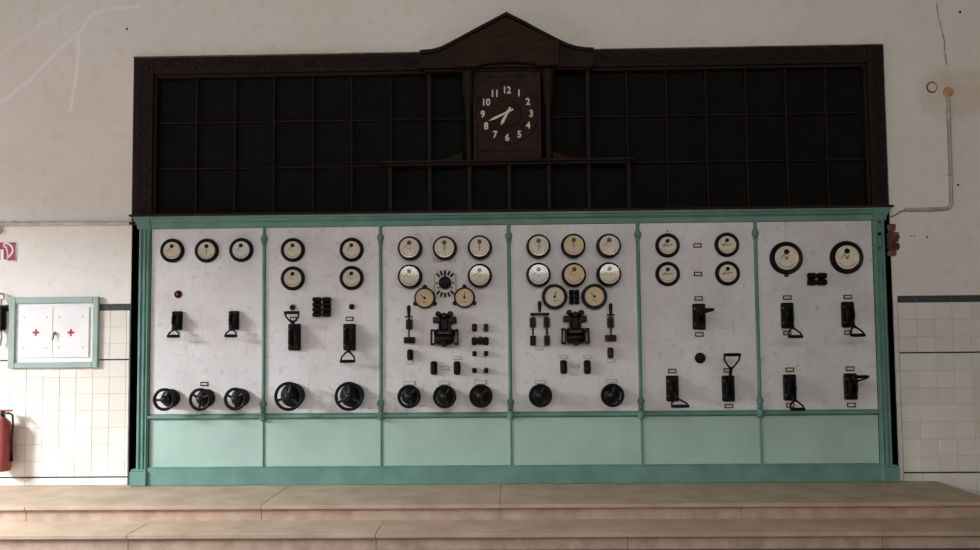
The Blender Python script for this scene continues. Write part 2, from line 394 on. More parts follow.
# ---- wall tiles, one object each
TS = 0.1512
ZS1 = avz(0, (50, 361), (940, 353)); ZS2 = avz(0, (50, 478), (940, 473))
rowh = (ZS1-ZS2)/7
def tile_mesh(w, h, m): return MB().box(0.001, w-0.001, -0.010, -0.001, 0.001, h-0.001, 0.002).mesh('tile', m, 0)
tcache = {}
def put_tile(x0, x1, z0, z1, name='tile', m='tile'):
    key = (round(x1-x0, 3), round(z1-z0, 3), m)
    if key not in tcache: tcache[key] = tile_mesh(x1-x0, z1-z0, M[m])
    o = link(name, tcache[key], wall_back, (x0, random.uniform(-0.0012, 0.0008), z0)); return o
def tile_field(xs, zmin, left):
    for x0, x1 in zip(xs, xs[1:]):
        rows = [(ZS2+rowh*k, ZS2+rowh*(k+1)) for k in range(7)]
        rows = [(a+(0.012 if k == 0 else 0), c) for k, (a, c) in enumerate(rows)]
        rows += [(ZS1+0.012 if k == 0 else ZS1+rowh*k, ZS1+rowh*(k+1)) for k in range(3)]
        z = ZS2
        while z-zmin > 0.02:
            zz = max(zmin, z-rowh); rows.append((zz, z)); z = zz
        for a, c in rows: put_tile(x0, x1, a, c, 'tile', 'tile' if random.random() < 0.65 else 'tile_b')
        put_tile(x0, x1, ZS2, ZS2+0.012, 'dark_strip', 'strip'); put_tile(x0, x1, ZS1, ZS1+0.012, 'dark_strip', 'strip')
        put_tile(x0, x1, ZS1+3*rowh, ZS1+3*rowh+0.062, 'dark_border_tile', 'band')
xl = [avx(0, (125.3, 400))-0.0+TS*0]
XT0 = avx(0, (126, 400))
xs_left = sorted([XT0-TS*k for k in range(11)])+[OX0-0.002]
XT1 = avx(0, (900.5, 390))
xs_right = [XT1+TS*1.045*k for k in range(9)]
LAND_R = on_floor(905, 480.5).x
tile_field(xs_left, 0.0, True)
tile_field(xs_right, ZF, False)
MB().box(xs_left[0]-2, OX0-0.001, -0.0055, -0.0005, 0.0, ZS1+3*rowh+0.05).build('tile_bed', M['grout'], wall_back)
MB().box(XT1-0.002, xs_right[-1]+2, -0.0055, -0.0005, ZF, ZS1+3*rowh+0.05).build('tile_bed', M['grout'], wall_back)
eb = MB()
zc = 0.0
while zc < ZS1+3*rowh:
    z2 = min(zc+random.uniform(0.12, 0.3), ZS1+3*rowh+0.03); jx = random.uniform(-0.004, 0.004)
    eb.box(OX1-0.002+jx*0.3, XT1-0.006+jx, -0.014, -0.0005, zc+0.002, z2-0.002, 0.004); zc = z2
eb.build('tile_edge_trim', M['tile'], wall_back)
# exposed brick where the plaster broke away beside the board
for px0, px1, py0, py1, mm in ((887, 895.5, 223.5, 232, 'brick_b'), (886.5, 899, 231.5, 243, 'brick'), (886.5, 899.5, 242, 250.5, 'brick'), (887, 896, 250, 256.5, 'brick_b')):
    a = at(px0, py1); c = at(px1, py0); n = 16; poly = []
    for k in range(n):
        w = 2*PI*k/n; e = 0.5*(1+0.0); rr = random.uniform(0.86, 1.08)
        ux, uz = math.cos(w), math.sin(w); q = max(abs(ux), abs(uz))**0.6
        poly.append(((a.x+c.x)/2+ux/q*rr*(c.x-a.x)/2, (a.z+c.z)/2+uz/q*rr*(c.z-a.z)/2))
    MB().prism(poly, -0.012, -0.0005).build('brick', M[mm], wall_back, smooth=0)
# nail holes and chips
for px, py, r in ((911, 236, .006), (914, 236, .006), (927, 237, .009), (960, 12, .012), (958, 185, .010), (127, 29, .010)):
    p = at(px, py); MB().cyl((0, 0, 0), r, 0.003, seg=10).build('nail_hole', M['pit'], wall_back, (p.x, -0.0005, p.z))

# ------------------------------------------------------------------ stone steps
steps = bpy.data.objects.new('stone_steps', None); col.objects.link(steps)
tag(steps, 'two worn sandstone steps and landing running below the switchboard', 'steps', kind='structure')
def cuts(pix, z, Yf): return [on_floor(px, py, z).x for px, py in pix]
jl = [on_floor(22.5, 507).x]
sp_ = (on_floor(741, 502).x-on_floor(500, 504).x)
x500 = on_floor(500, 504).x
j1 = [x500-sp_*2, x500-sp_, x500, x500+sp_, x500+2*sp_]
endb = on_floor(932, 479.4); endf = on_floor(980, 495.5)
slope = (endf.x-endb.x)/(endf.y-endb.y)
XE_b = endb.x; XE_f = endb.x+slope*(Y1-0.03-endb.y)
T = 0.032; G = 0.0010
xs = [RX0+0.01]+j1[:4]+[None]
for i in range(len(xs)-1):
    x0 = xs[i]+(0.0035 if i == 1 else G if i else 0)
    if xs[i+1] is None: poly = [(x0, -0.012), (XE_b, -0.012), (XE_f, Y1-0.03), (x0, Y1-0.03)]
    else:
        x1 = xs[i+1]-G; poly = [(x0, -0.012), (x1, -0.012), (x1, Y1-0.03), (x0, Y1-0.03)]
    o = MB().slab(poly, -T, 0.0 if i else -0.006).build('tread_slab', M['stone'], steps, smooth=0)
    bv = o.modifiers.new('edge', 'BEVEL'); bv.width = 0.004; bv.segments = 2
MB().box(RX0+0.01, OX1-0.01, -0.012, 0.05, -T, -0.001).build('tread_slab', M['stone'], steps)
rxs = [RX0+0.01]+j1[:4]
for i, x0 in enumerate(rxs):
    x1 = (rxs[i+1] if i+1 < len(rxs) else XE_f-0.04)
    MB().box(x0+G, x1-G, Y1, Y1+0.12, -H-0.002, -T-0.001, 0.003).build('riser_slab', M['stone2'], steps)
MB().slab([(XE_b-0.06, -0.02), (XE_b-0.03, -0.02), (XE_f-0.03, Y1+0.02), (XE_f-0.06, Y1+0.02)], ZF, -T-0.001).build('riser_slab', M['stone2'], steps)
x377 = on_floor(377, 532, -H).x; sp2 = on_floor(627, 531, -H).x-x377
j2 = [x377-sp2*2, x377-sp2, x377, x377+sp2, x377+2*sp2, x377+3*sp2]
xs2 = [RX0+0.01]+j2+[7.2]
for i in range(len(xs2)-1):
    o = MB().box(xs2[i]+G, xs2[i+1]-G, Y2-0.03, Y1+0.10, -H-T, -H, 0.0).build('tread_slab', M['stone'], steps, smooth=0)
    bv = o.modifiers.new('edge', 'BEVEL'); bv.width = 0.004; bv.segments = 2
    MB().box(xs2[i]+G, xs2[i+1]-G, Y2, Y2+0.12, ZF, -H-T-0.001, 0.003).build('riser_slab', M['stone2'], steps)

# ------------------------------------------------------------------ switchboard
board = thing('switchboard', ((PLX0+PRX1)/2, 0, 0), 'long pale green framed switchboard with six white marble panels of gauges', 'switchboard')
bx = -(PLX0+PRX1)/2
def bb(name, mb, m, parent=board, **k):
    o = mb.build(name, M[m], parent, **k)
    if parent is board: o.location.x = bx
    return o
edges = [PLX1]+DIV+[PRX0]
for i in range(6):
    bb('marble_panel', MB().box(edges[i]+0.004, edges[i+1]-0.004, YM, 0.01, Z_MID1, Z_COR0, 0.003), 'marble')
    bb('lower_panel', MB().box(edges[i]+0.005, edges[i+1]-0.005, YM, 0.01, Z_BASE1-0.02, Z_MID0+0.002, 0.004), 'green_light')
bb('backing', MB().box(PLX0+0.02, PRX1-0.02, 0.011, 0.10, 0.0, Z_COR1-0.02), 'pit')
zb = Z_COR0; zt = Z_COR1; dz = zt-zb
cor = MB()                                                     # cornice as one moulded profile
prof = [(-0.040, zb-0.004), (-0.050, zb), (-0.050, zb+dz*0.42), (-0.058, zb+dz*0.46), (-0.075, zb+dz*0.62), (-0.080, zb+dz*0.78), (-0.098, zb+dz*0.82), (-0.098, zt), (0.0, zt), (0.0, zb-0.004)]
n = len(prof); xa, xb_ = PLX0-0.02, PRX1+0.02
cor.add([(xa, y, z) for y, z in prof]+[(xb_, y, z) for y, z in prof], [tuple(range(n)), tuple(range(n, 2*n))]+[(i, (i+1) % n, n+(i+1) % n, n+i) for i in range(n)])
bb('cornice', cor, 'green', smooth=20)
mid = MB(); mz = (Z_MID0+Z_MID1)/2; mr = (Z_MID1-Z_MID0)/2
mp = [(YM+0.002, Z_MID0)]+[(YM-0.004-0.030*math.sin(PI*k/8), mz-mr*math.cos(PI*k/8)*0.8) for k in range(9)]+[(YM+0.002, Z_MID1)]
n = len(mp)
mid.add([(PLX1-0.002, y, z) for y, z in mp]+[(PRX0+0.002, y, z) for y, z in mp], [tuple(range(n)), tuple(range(n, 2*n))]+[(i, (i+1) % n, n+(i+1) % n, n+i) for i in range(n)])
bb('middle_rail', mid, 'green')
bs = MB(); bs.box(PLX1-0.002, PRX0+0.002, -0.062, 0.01, 0.001, Z_BASE1-0.012, 0.004); bs.box(PLX1-0.002, PRX0+0.002, -0.050, 0.01, Z_BASE1-0.014, Z_BASE1, 0.004)
bb('base_rail', bs, 'green')
for (x0, x1, out) in ((PLX0, PLX1, -1), (PRX0, PRX1, 1)):
    p = MB(); p.box(x0, x1, -0.050, 0.01, 0.0, zb+0.005, 0.003)
    w = x1-x0
    for f0, f1 in ((0.08, 0.30), (0.42, 0.66), (0.76, 0.93)): p.box(x0+w*f0, x0+w*f1, -0.064, -0.045, 0.13, zb-0.01, 0.006)
    po = bb('pilaster', p, 'green')
    zp = at(140, 469.5, -0.08).z
    q = MB()
    if out < 0: q.box(x0-0.045, x1+0.002, -0.085, 0.01, 0.001, zp-0.018, 0.006); q.box(x0-0.038, x1, -0.078, 0.01, zp-0.02, zp, 0.008)
    else: q.box(x0-0.002, x1+0.045, -0.085, 0.01, 0.001, zp-0.018, 0.006); q.box(x0, x1+0.038, -0.078, 0.01, zp-0.02, zp, 0.008)
    q.build('plinth', M['green'], po)
    q = MB()
    for k in range(5):
        e = 0.006+0.0085*k; z0 = zb-0.003+dz*k/5; z1 = zb+dz*(k+1)/5+(0.002 if k == 4 else 0)
        q.box(x0-(e if out < 0 else 0.002), x1+(e if out > 0 else 0.002), -0.062-0.010*k, 0.01, z0, z1, 0.003)
    q.build('capital', M['green'], po)
    if out > 0:
        for py, r in ((222, .009), (234, .016), (248, .009)):
            c = at(879.5, py, -0.065); MB().cyl((0, 0, 0), r, 0.010, seg=14, b=0.003).build('bolt', M['blackm'], po, (c.x, -0.063, c.z))
for x in DIV:
    r = MB(); rz0 = Z_MID1; rz1 = zb
    r.tube([(x, YM-0.006, rz0-0.02), (x, YM-0.006, rz1+0.004)], 0.0165, 12)
    ro = bb('divider_rod', r, 'green')
    def knob(zc, rad, hh): MB().lathe([(0.012, -hh), (rad*0.8, -hh*0.7), (rad, 0), (rad*0.8, hh*0.7), (0.012, hh)], (x, YM-0.008, zc), (0, 0, 1), 14).build('knob', M['green'], ro)
    knob(rz1-0.105, 0.033, 0.036); knob(rz1-0.15, 0.025, 0.012); knob(rz0+0.085, 0.033, 0.036); knob(rz0+0.035, 0.028, 0.02)
    MB().lathe([(0.0, -0.045), (0.028, -0.035), (0.034, -0.02), (0.034, 0.02), (0.028, 0.035), (0, 0.045)], (x, YM-0.016, mz), (0, 0, 1), 14).build('knob', M['green'], ro)
    bb('lower_divider_rod', MB().tube([(x, YM-0.004, Z_BASE1-0.006), (x, YM-0.004, Z_MID0)], 0.009, 10), 'green')

# ------------------------------------------------------------------ dark wooden panelling above
WZ0 = Z_COR1+0.004
pan = thing('wooden_panelling', ((XL+XR)/2, 0, WZ0), 'blackened wooden wall panelling with carved frame and pointed gable above the switchboard', 'panelling')
def wbuild(name, mb, m, parent=pan, smooth=35):
    o = mb.build(name, M[m], parent, smooth=smooth)
    if parent is pan: o.location = (-(XL+XR)/2, 0, -WZ0)
    return o
IX0 = at(158, 140, 0.03).x; IX1 = at(866.7, 140, 0.03).x
IZ1 = avz(0.0, (160, 76.5), (760, 70)); IZ0 = WZ0+0.035
R1 = avz(0.02, (190, 121.6), (700, 116)); R2 = avz(0.02, (190, 169), (700, 161))
STL = (XL+0.012, at(153.5, 140, -0.02).x); STR = (at(869, 140, -0.02).x, XR-0.028)
TZ = (avz(-0.02, (153.5, 73), (760, 67)), ZT-0.026)
def inner_edge(mb, x0, x1, z0, z1): mb.box(x0, x1, 0.0, 0.05, z0, z1, 0.006)
for (x0, x1), e in ((STL, 1), (STR, -1)):
    m_ = MB().box(x0, x1, -0.045, 0.25, WZ0, TZ[1], 0.006)
    o = wbuild('frame_stile', m_, 'wood')
    MB().box(x1 if e > 0 else x0-0.026, x1+0.026 if e > 0 else x0, -0.02, 0.06, WZ0, TZ[0], 0.006).build('inner_moulding', M['wood'], o)
    cx = (x0+x1)/2; pts = []; cv = MB(); z = WZ0+0.06; per = 0.135; wdt = (x1-x0)*0.24
    zz = z
    while zz < TZ[1]-0.16:
        pts = [(cx+wdt*math.sin(2*PI*t/12), -0.046, zz+per*t/12) for t in range(13)]
        cv.tube(pts, 0.011, 6); 
        cv.lathe([(0, 0.012), (0.020, 0.010), (0.026, 0.0)], (cx-wdt*0.9, -0.044, zz+per*0.25), seg=10)
        cv.lathe([(0, 0.012), (0.020, 0.010), (0.026, 0.0)], (cx+wdt*0.9, -0.044, zz+per*0.75), seg=10)
        zz += per
    cv.build('carving', M['wood'], o)
tr = wbuild('frame_top_rail', MB().box(STL[1]+0.001, STR[0]-0.001, -0.045, 0.25, TZ[0], TZ[1], 0.006), 'wood')
MB().box(STL[1], STR[0], -0.02, 0.06, IZ1-0.004, TZ[0], 0.006).build('inner_moulding', M['wood'], tr)
wbuild('frame_edge_strip', MB().box(XL+0.008, XR-0.026, -0.056, 0.2, TZ[1]-0.002, TZ[1]+0.012, 0.004), 'edge_wood')
PX0 = at(420, 60, -0.15).x; PX1 = at(593.5, 57, -0.15).x
czt = (TZ[0]+TZ[1])/2
cv = MB(); zamp = (TZ[1]-TZ[0])*0.22
for xa, xb_ in ((STL[1]+0.02, PX0-0.02), (PX1+0.02, STR[0]-0.02)):
    cv = MB(); x = xa
    while x+0.16 < xb_:
        cv.tube([(x+0.16*t/12, -0.046, czt+zamp*math.sin(2*PI*t/12)) for t in range(13)], 0.010, 6)
        cv.lathe([(0, 0.012), (0.018, 0.010), (0.024, 0)], (x+0.04, -0.044, czt-zamp*0.9), seg=10); cv.lathe([(0, 0.012), (0.018, 0.010), (0.024, 0)], (x+0.12, -0.044, czt+zamp*0.9), seg=10)
        x += 0.16
    cv.build('carving', M['wood'], tr)
wbuild('bottom_rail', MB().box(STL[1], STR[0], -0.055, 0.08, WZ0, IZ0-0.006, 0.006), 'wood')
wbuild('bottom_ledge', MB().box(XL+0.012, XR-0.008, -0.115, 0.05, WZ0-0.003, WZ0+0.016, 0.004), 'wood_pale')
NC = 18; CXs = [IX0+(IX1-IX0)*k/NC for k in range(NC+1)]; CZs = [IZ0-0.004, R2, R1, IZ1]
for i in range(NC):
    for j in range(3):
        wbuild('panel', MB().box(CXs[i]+0.004, CXs[i+1]-0.004, 0.060, 0.075, CZs[j]+0.003, CZs[j+1]-0.003, 0.004), 'cell')
wbuild('panel_backing', MB().box(IX0-0.03, IX1+0.03, 0.0755, 0.10, IZ0-0.01, IZ1+0.01), 'pit')
ZLED = avz(-0.06, (382, 163), (632, 160))
for i in range(1, NC):
    thick = 0.019 if 6 <= i <= 12 else 0.0105
    z1 = CZs[3]
    wbuild('muntin', MB().box(CXs[i]-0.0085, CXs[i]+0.0085, 0.018, 0.0745, IZ0-0.008, z1+0.005, 0.004), 'wood')
    if 6 <= i <= 12: wbuild('thick_muntin', MB().box(CXs[i]-thick, CXs[i]+thick, -0.035, 0.018, IZ0-0.008, ZLED-0.012, 0.005), 'wood')
for z in (R1, R2): wbuild('cross_bar', MB().box(IX0-0.01, IX1+0.01, 0.026, 0.0745, z-0.007, z+0.007, 0.003), 'wood')
LX0 = at(382, 163, -0.1).x; LX1 = at(634, 160, -0.1).x
led = MB(); led.box(LX0, LX1, -0.13, 0.02, ZLED-0.010, ZLED+0.012, 0.004); led.box(LX0+0.03, LX1-0.03, -0.09, 0.02, ZLED-0.030, ZLED-0.008, 0.004)
wbuild('ledge', led, 'wood')
# gable over the clock
YP = -0.15
def P2(px, py, Y=YP): p = at(px, py, Y); return (p.x, p.z)
left_curve = [(420, 51.2), (432, 50.2), (441, 47.6), (450, 43.2), (460, 37.8), (480, 27), (506.4, 13)]
right_curve = [(527, 23.4), (545, 33.2), (557, 39.3), (566, 43.6), (576, 47), (585, 48.3), (593.5, 48.6)]
top = [P2(*p) for p in left_curve+right_curve]
bot = [P2(593.5, 66.2), P2(420, 68.2)]
ped = MB().prism(top+bot, YP, 0.02)
pe = wbuild('gable', ped, 'wood', smooth=20)
cap = MB(); Cv = [Vector((x, 0, z)) for x, z in top]
up = [(x, z+0.0) for x, z in top]; dn = [(x, z-0.030) for x, z in top]
for (a, b_), (c, d) in zip(zip(up, up[1:]), zip(dn, dn[1:])): cap.prism([a, b_, d, c], YP-0.035, YP+0.02)
cap.build('gable_cap_moulding', M['wood'], pe, smooth=0)
mid_poly = [P2(456, 45), P2(506.4, 20), P2(558.5, 44), P2(558.5, 66.5)]
# arched lower edge
xa, za = P2(541, 67); xb_, zb2 = P2(474, 68)
archp = [(xa+(xb_-xa)*t/10, za+(zb2-za)*t/10+0.045*math.sin(PI*t/10)**0.6) for t in range(11)]
MB().prism(mid_poly+archp+[P2(456, 68)], YP-0.055, YP).build('gable_front_board', M['wood_pale'], pe, smooth=0)
MB().tube([(x, YP-0.05, z-0.004) for x, z in archp], 0.008, 6).build('arch_bead', M['wood'], pe)
wbuild('gable_bed_moulding', MB().box(PX0+0.03, PX1-0.03, -0.11, 0.02, bot[1][1]-0.022, bot[1][1]+0.01, 0.006), 'wood')
ZPB = bot[1][1]-0.02
for i in (7, 11):
    wbuild('post', MB().box(CXs[i]-0.019, CXs[i]+0.019, -0.05, 0.018, ZLED+0.012, ZPB, 0.005), 'wood')
for i, e in ((8, -1), (10, 1)):
    x = CXs[i]+0.0*e
    wbuild('column', MB().tube([(x, -0.09, ZLED+0.012), (x, -0.09, at(467, 106, -0.09).z)], 0.026, 12), 'wood')
    zt_ = ZPB; zm_ = at(467, 108, -0.09).z; hh = zt_-zm_
    MB_ = MB().lathe([(0, 0), (0.028, 0.0), (0.036, 0.012), (0.030, 0.03), (0.040, 0.05), (0.052, hh*0.45), (0.055, hh*0.6), (0.048, hh*0.78), (0.056, hh*0.86), (0.060, hh-0.003), (0, hh-0.003)], (x, -0.09, zm_), (0, 0, 1), 14)
    wbuild('carved_capital', MB_, 'wood')
    wbuild('column_back', MB().box(x-0.022, x+0.022, -0.05, 0.02, ZLED+0.012, ZPB, 0.004), 'wood')
for e, px0, px1 in ((-1, 433, 462), (1, 553, 582)):
    a = at(px0, 159, -0.05); c = at(px1, 153, -0.05); z0 = ZLED+0.013
    pol = []
    for t in range(9):
        u = t/8; hgt = 0.068*(u**1.6 if e < 0 else (1-u)**1.6)+0.004
        pol.append((a.x+(c.x-a.x)*u, z0+hgt))
    wbuild('volute_bracket', MB().prism([(a.x, z0)]+pol+[(c.x, z0)], -0.06, 0.017), 'wood_pale')

# ------------------------------------------------------------------ clock
cc = at(507, 113.8, -0.075)
clock = thing('wall_clock', (cc.x, -0.055, ZLED+0.013), 'square brown wooden clock with ivory numerals, hands near twenty to seven', 'clock')
ch = cc.z-(ZLED+0.013)
hw = at(541, 113, -0.07).x-cc.x
ck = MB().box(-hw, hw, -0.02, 0.07, 0.0, ZPB-(ZLED+0.013)-0.002, 0.006)
ck.build('back_board', M['wood_clock'], clock)
fr = MB(); th = ZPB-(ZLED+0.013)
for (x0, x1, z0, z1) in ((-hw, -hw+0.035, 0, th-0.002), (hw-0.035, hw, 0, th-0.002), (-hw+0.034, hw-0.034, th-0.05, th-0.002), (-hw+0.034, hw-0.034, 0.0, 0.035), (-hw+0.05, hw-0.05, 0.075, 0.088)):
    fr.box(x0, x1, -0.032, -0.019, z0+0.0005, z1, 0.004)
fr.build('frame_moulding', M['wood_clock'], clock)
MB().lathe([(0, 0), (0.275, 0), (0.285, 0.006), (0.278, 0.014), (0.262, 0.010), (0, 0.010)], (0, -0.0195, ch), seg=56).build('dial', M['wood_clock'], clock)
MB().lathe([(0, 0), (0.132, 0), (0.132, 0.012), (0.118, 0.020), (0.112, 0.014), (0.08, 0.014), (0.07, 0.020), (0, 0.022)], (0, -0.0285, ch), seg=40).build('centre_boss', M['wood_pale'], clock)
for k in range(1, 13):
    a = PI/2-2*PI*k/12
    o = link('numeral', textmesh(str(k), 0.086, M['clockwhite'], 0.003, 0.0024), clock, (0.218*math.cos(a), -0.034, ch-0.006+0.216*math.sin(a)), (PI/2, 0, 0))
    o.scale = (0.92, 1.0, 1.0)
def hand(name, ang, tip, tail, w, y):
    m_ = MB().prism([(-w*0.7, -tail), (w*0.7, -tail), (w*0.55, 0), (w, tip*0.7), (0, tip), (-w, tip*0.7), (-w*0.55, 0)], -0.003, 0.003)
    return m_.build(name, M['clockwhite'], clock, (0.006, y, ch+0.006), (0, ang, 0))
hand('hour_hand', math.radians(208), 0.135, 0.05, 0.014, -0.058)
hand('minute_hand', math.radians(245), 0.190, 0.055, 0.011, -0.066)
MB().cyl((0.006, -0.050, ch+0.006), 0.016, 0.022, seg=16, b=0.004).build('hand_pin', M['clockwhite'], clock)

# ------------------------------------------------------------------ gauges
def sector_ticks(mb, r0, r1, a0, a1, n, y, w):
    for k in range(n):
        a = math.radians(a0+(a1-a0)*k/(n-1)); ca, sa = math.cos(a), math.sin(a); rr = r1 if k % 2 == 0 else (r0+r1)/2
        mb.add([(r0*ca-w*sa, y, r0*sa+w*ca), (r0*ca+w*sa, y, r0*sa-w*ca), (rr*ca+w*sa, y, rr*sa-w*ca), (rr*ca-w*sa, y, rr*sa+w*ca)], [(0, 1, 2, 3)])
def arcband(mb, r, a0, a1, y, w, n=20):
    for k in range(n):
        a = math.radians(a0+(a1-a0)*k/n); b_ = math.radians(a0+(a1-a0)*(k+1)/n)
        mb.add([((r-w)*math.cos(a), y, (r-w)*math.sin(a)), ((r+w)*math.cos(a), y, (r+w)*math.sin(a)), ((r+w)*math.cos(b_), y, (r+w)*math.sin(b_)), ((r-w)*math.cos(b_), y, (r-w)*math.sin(b_))], [(0, 1, 2, 3)])
gcache = {}
def gshape(key, fn):
    if key not in gcache: gcache[key] = fn()
    return gcache[key]
def gauge(px, py, label, style, needle=225, dial='dial', group=None, letter=None, piv='black'):
    """style: flush | large | deep | lugged | ring"""
    S = dict(flush=(0.109, 0.078, 0.034), large=(0.146, 0.106, 0.040), deep=(0.104, 0.088, 0.115), lugged=(0.094, 0.080, 0.060), ring=(0.114, 0.084, 0.075))[style]
    R, rd, dep = S; deep = style == 'deep'
    p = at(px, py, YM-(dep*0.15 if not deep else dep*0.45))
    g = thing('gauge', (p.x, YM, p.z), label, 'gauge', group)
    if style in ('flush', 'large'):
        prof = [(0, 0), (R, 0), (R, dep*0.55), (R-0.006, dep*0.85), (R-0.014, dep), (rd+0.010, dep), (rd+0.001, dep-0.006), (rd, dep-0.014), (0, dep-0.014)]
        yd = -(dep-0.0135)
    elif deep:
        prof = [(0, 0), (R+0.006, 0), (R+0.006, 0.02), (R+0.001, 0.03), (R, dep-0.02), (R-0.006, dep-0.004), (R-0.011, dep), (rd+0.003, dep-0.002), (rd, dep-0.016), (0, dep-0.016)]
        yd = -(dep-0.0155)
    else:
        prof = [(0, 0), (R, 0), (R, dep*0.7), (R-0.008, dep-0.002), (R-0.014, dep), (rd+0.004, dep-0.002), (rd, dep-0.014), (0, dep-0.014)]
        yd = -(dep-0.0135)
    def case():
        mb = MB().lathe(prof, seg=48)
        if style == 'lugged':
            for a in (90, 210, 330):
                c, s_ = math.cos(math.radians(a)), math.sin(math.radians(a))
                mb.cyl((c*(R+0.006), 0, s_*(R+0.006)), 0.020, 0.030, seg=14, b=0.004)
        return mb.mesh('case', M['black'])
    link('case', gshape((style, 'case'), case), g)
    link('dial', gshape((style, 'dial', dial), lambda: MB().lathe([(0, 0), (rd-0.0005, 0), (rd-0.0005, 0.001), (0, 0.001)], (0, yd, 0), seg=40).mesh('dial', M[dial])), g)
    k = rd/0.078
    if style in ('flush', 'large', 'deep'):
        zp = 0.040*k
        def sc():
            mb = MB(); arcband(mb, 0.060*k, 212, 328, yd-0.0018, 0.0009*k); sector_ticks(mb, 0.060*k, 0.069*k, 212, 328, 13, yd-0.0018, 0.0009*k)
            mb.add([(-0.016*k, yd-0.0018, -0.006*k), (0.016*k, yd-0.0018, -0.006*k), (0.016*k, yd-0.0018, -0.0035*k), (-0.016*k, yd-0.0018, -0.0035*k)], [(0, 1, 2, 3)])
            return mb.mesh('scale', M['ink'], 0)
        link('scale', gshape((style, 'scale'), sc), g)
        L_ = 0.070*k if abs(needle-270) > 20 else 0.088*k
        link('needle', gshape((style, 'needle', round(L_, 4)), lambda: MB().prism([(0, -0.0024*k), (L_*0.8, -0.0014*k), (L_, 0), (L_*0.8, 0.0014*k), (0, 0.0024*k)], -0.001, 0.001).mesh('needle', M['ink'], 0)), g, (0, yd-0.005, zp), (0, -math.radians(needle), 0))
        pm = 'black' if piv == 'black' else 'olive'
        link('pivot_cover', gshape((style, 'piv', pm), lambda: MB().cyl((0, 0, 0), 0.0175*k, 0.008, seg=20, b=0.002).mesh('pivot_cover', M[pm])), g, (0, yd-0.001, zp))
    else:
        def sc():
            mb = MB(); sector_ticks(mb, rd*0.78, rd*0.90, -40, 220, 23, yd-0.0018, 0.0009)
            mb.add([(-0.018, yd-0.0018, -0.040), (0.018, yd-0.0018, -0.040), (0.018, yd-0.0018, -0.035), (-0.018, yd-0.0018, -0.035)], [(0, 1, 2, 3)])
            return mb.mesh('scale', M['ink'], 0)
        link('scale', gshape((style, 'scale'), sc), g)
        L_ = rd*0.72
        link('needle', gshape((style, 'needle'), lambda: MB().prism([(-0.016, -0.004), (L_*0.6, -0.0035), (L_, 0), (L_*0.6, 0.0035), (-0.016, 0.004)], -0.001, 0.001).mesh('needle', M['black'], 0)), g, (0, yd-0.004, 0), (0, -math.radians(needle), 0))
        link('pivot_cover', gshape((style, 'piv'), lambda: MB().cyl((0, 0, 0), 0.011, 0.008, seg=16, b=0.002).mesh('pivot_cover', M['black'])), g, (0, yd-0.001, 0))
    if letter == 'V':
        link('lettering', gshape(('V', style), lambda: textmesh('V', 0.042*k, M['ink'], 0.0004, 0.0006)), g, (0, yd-0.002, -0.002*k), (PI/2, 0, 0))
    elif letter == 'script':
        def scr():
            mb = MB(); pts = [(-0.046+0.092*t/40, yd-0.0018, -0.006+0.010*math.sin(t*1.15)*(1.4 if t < 8 else 0.7)+0.0003*t) for t in range(41)]
            return mb.tube(pts, 0.0013, 4).mesh('lettering', M['ink'])
        link('lettering', gshape(('script', style), scr), g)
    link('glass', gshape((style, 'glass'), lambda: MB().lathe([(0, dep-0.0075), (rd+0.001, dep-0.0075), (rd+0.001, dep-0.0045), (rd*0.6, dep-0.0043), (0, dep-0.0042)], seg=40).mesh('glass', M['glass'])), g)
    return g
G1 = 'black rimmed gauges on the switchboard'
for a in [
 (172.5, 250.7, 'small black-rimmed gauge, left of three atop the far left marble panel', 'flush', 232),
 (207, 250.7, 'small black-rimmed gauge with vertical needle, middle of three on the far left panel', 'flush', 270),
 (241.5, 250, 'small white-faced gauge, right of three atop the far left marble panel', 'flush', 232, 'dial_white'),
 (293, 250, 'upper left gauge of four on the second marble panel', 'flush', 228),
 (351.7, 249.8, 'upper right gauge of four on the second marble panel', 'flush', 228),
 (293, 278.4, 'lower left gauge of four on the second marble panel', 'flush', 226),
 (351.7, 278, 'lower right gauge of four on the second marble panel', 'flush', 228),
]: gauge(*a, group=G1)
for a in [
 (409.9, 248.2, 'deep gauge at the top left corner of the third marble panel', 'deep', 226),
 (444.7, 248, 'deep gauge with vertical needle, top middle of the third marble panel', 'deep', 270),
 (479.8, 247.2, 'deep gauge with vertical needle at the top right of the third panel', 'deep', 270),
 (409.9, 276.5, 'deep gauge left of the rotary switch on the third marble panel', 'deep', 226),
 (479.8, 275.7, 'deep gauge right of the rotary switch on the third marble panel', 'deep', 226),
 (538.6, 246.2, 'deep gauge with vertical needle at the top left of the fourth panel', 'deep', 270),
 (573.4, 245.7, 'deep gauge with vertical needle, top middle of the fourth marble panel', 'deep', 270, 'dial_tan'),
 (608.8, 245.7, 'deep gauge at the top right corner of the fourth marble panel', 'deep', 226),
 (538.6, 274.7, 'deep gauge, left of the second row on the fourth marble panel', 'deep', 226, 'dial_white'),
 (574, 274.7, 'deep gauge, middle of the second row on the fourth marble panel', 'deep', 226, 'dial_tan'),
 (609, 274.2, 'deep gauge, right of the second row on the fourth marble panel', 'deep', 226),
]: gauge(*a, group='deep round gauges of the two middle panels', piv='olive')
gauge(425, 298, 'tan-faced gauge with three lugs, lower left of the rotary switch', 'lugged', 143, 'dial_tan', G1)
gauge(464.6, 297.6, 'tan-faced gauge with three lugs and upright needle, lower right of the rotary switch', 'lugged', 90, 'dial_tan', G1)
gauge(554.4, 296.8, 'thick-rimmed gauge left of the small fuse block on the fourth panel', 'ring', 74, 'dial', G1)
gauge(594, 296.6, 'thick-rimmed gauge right of the small fuse block on the fourth panel', 'ring', 135, 'dial_tan', G1)
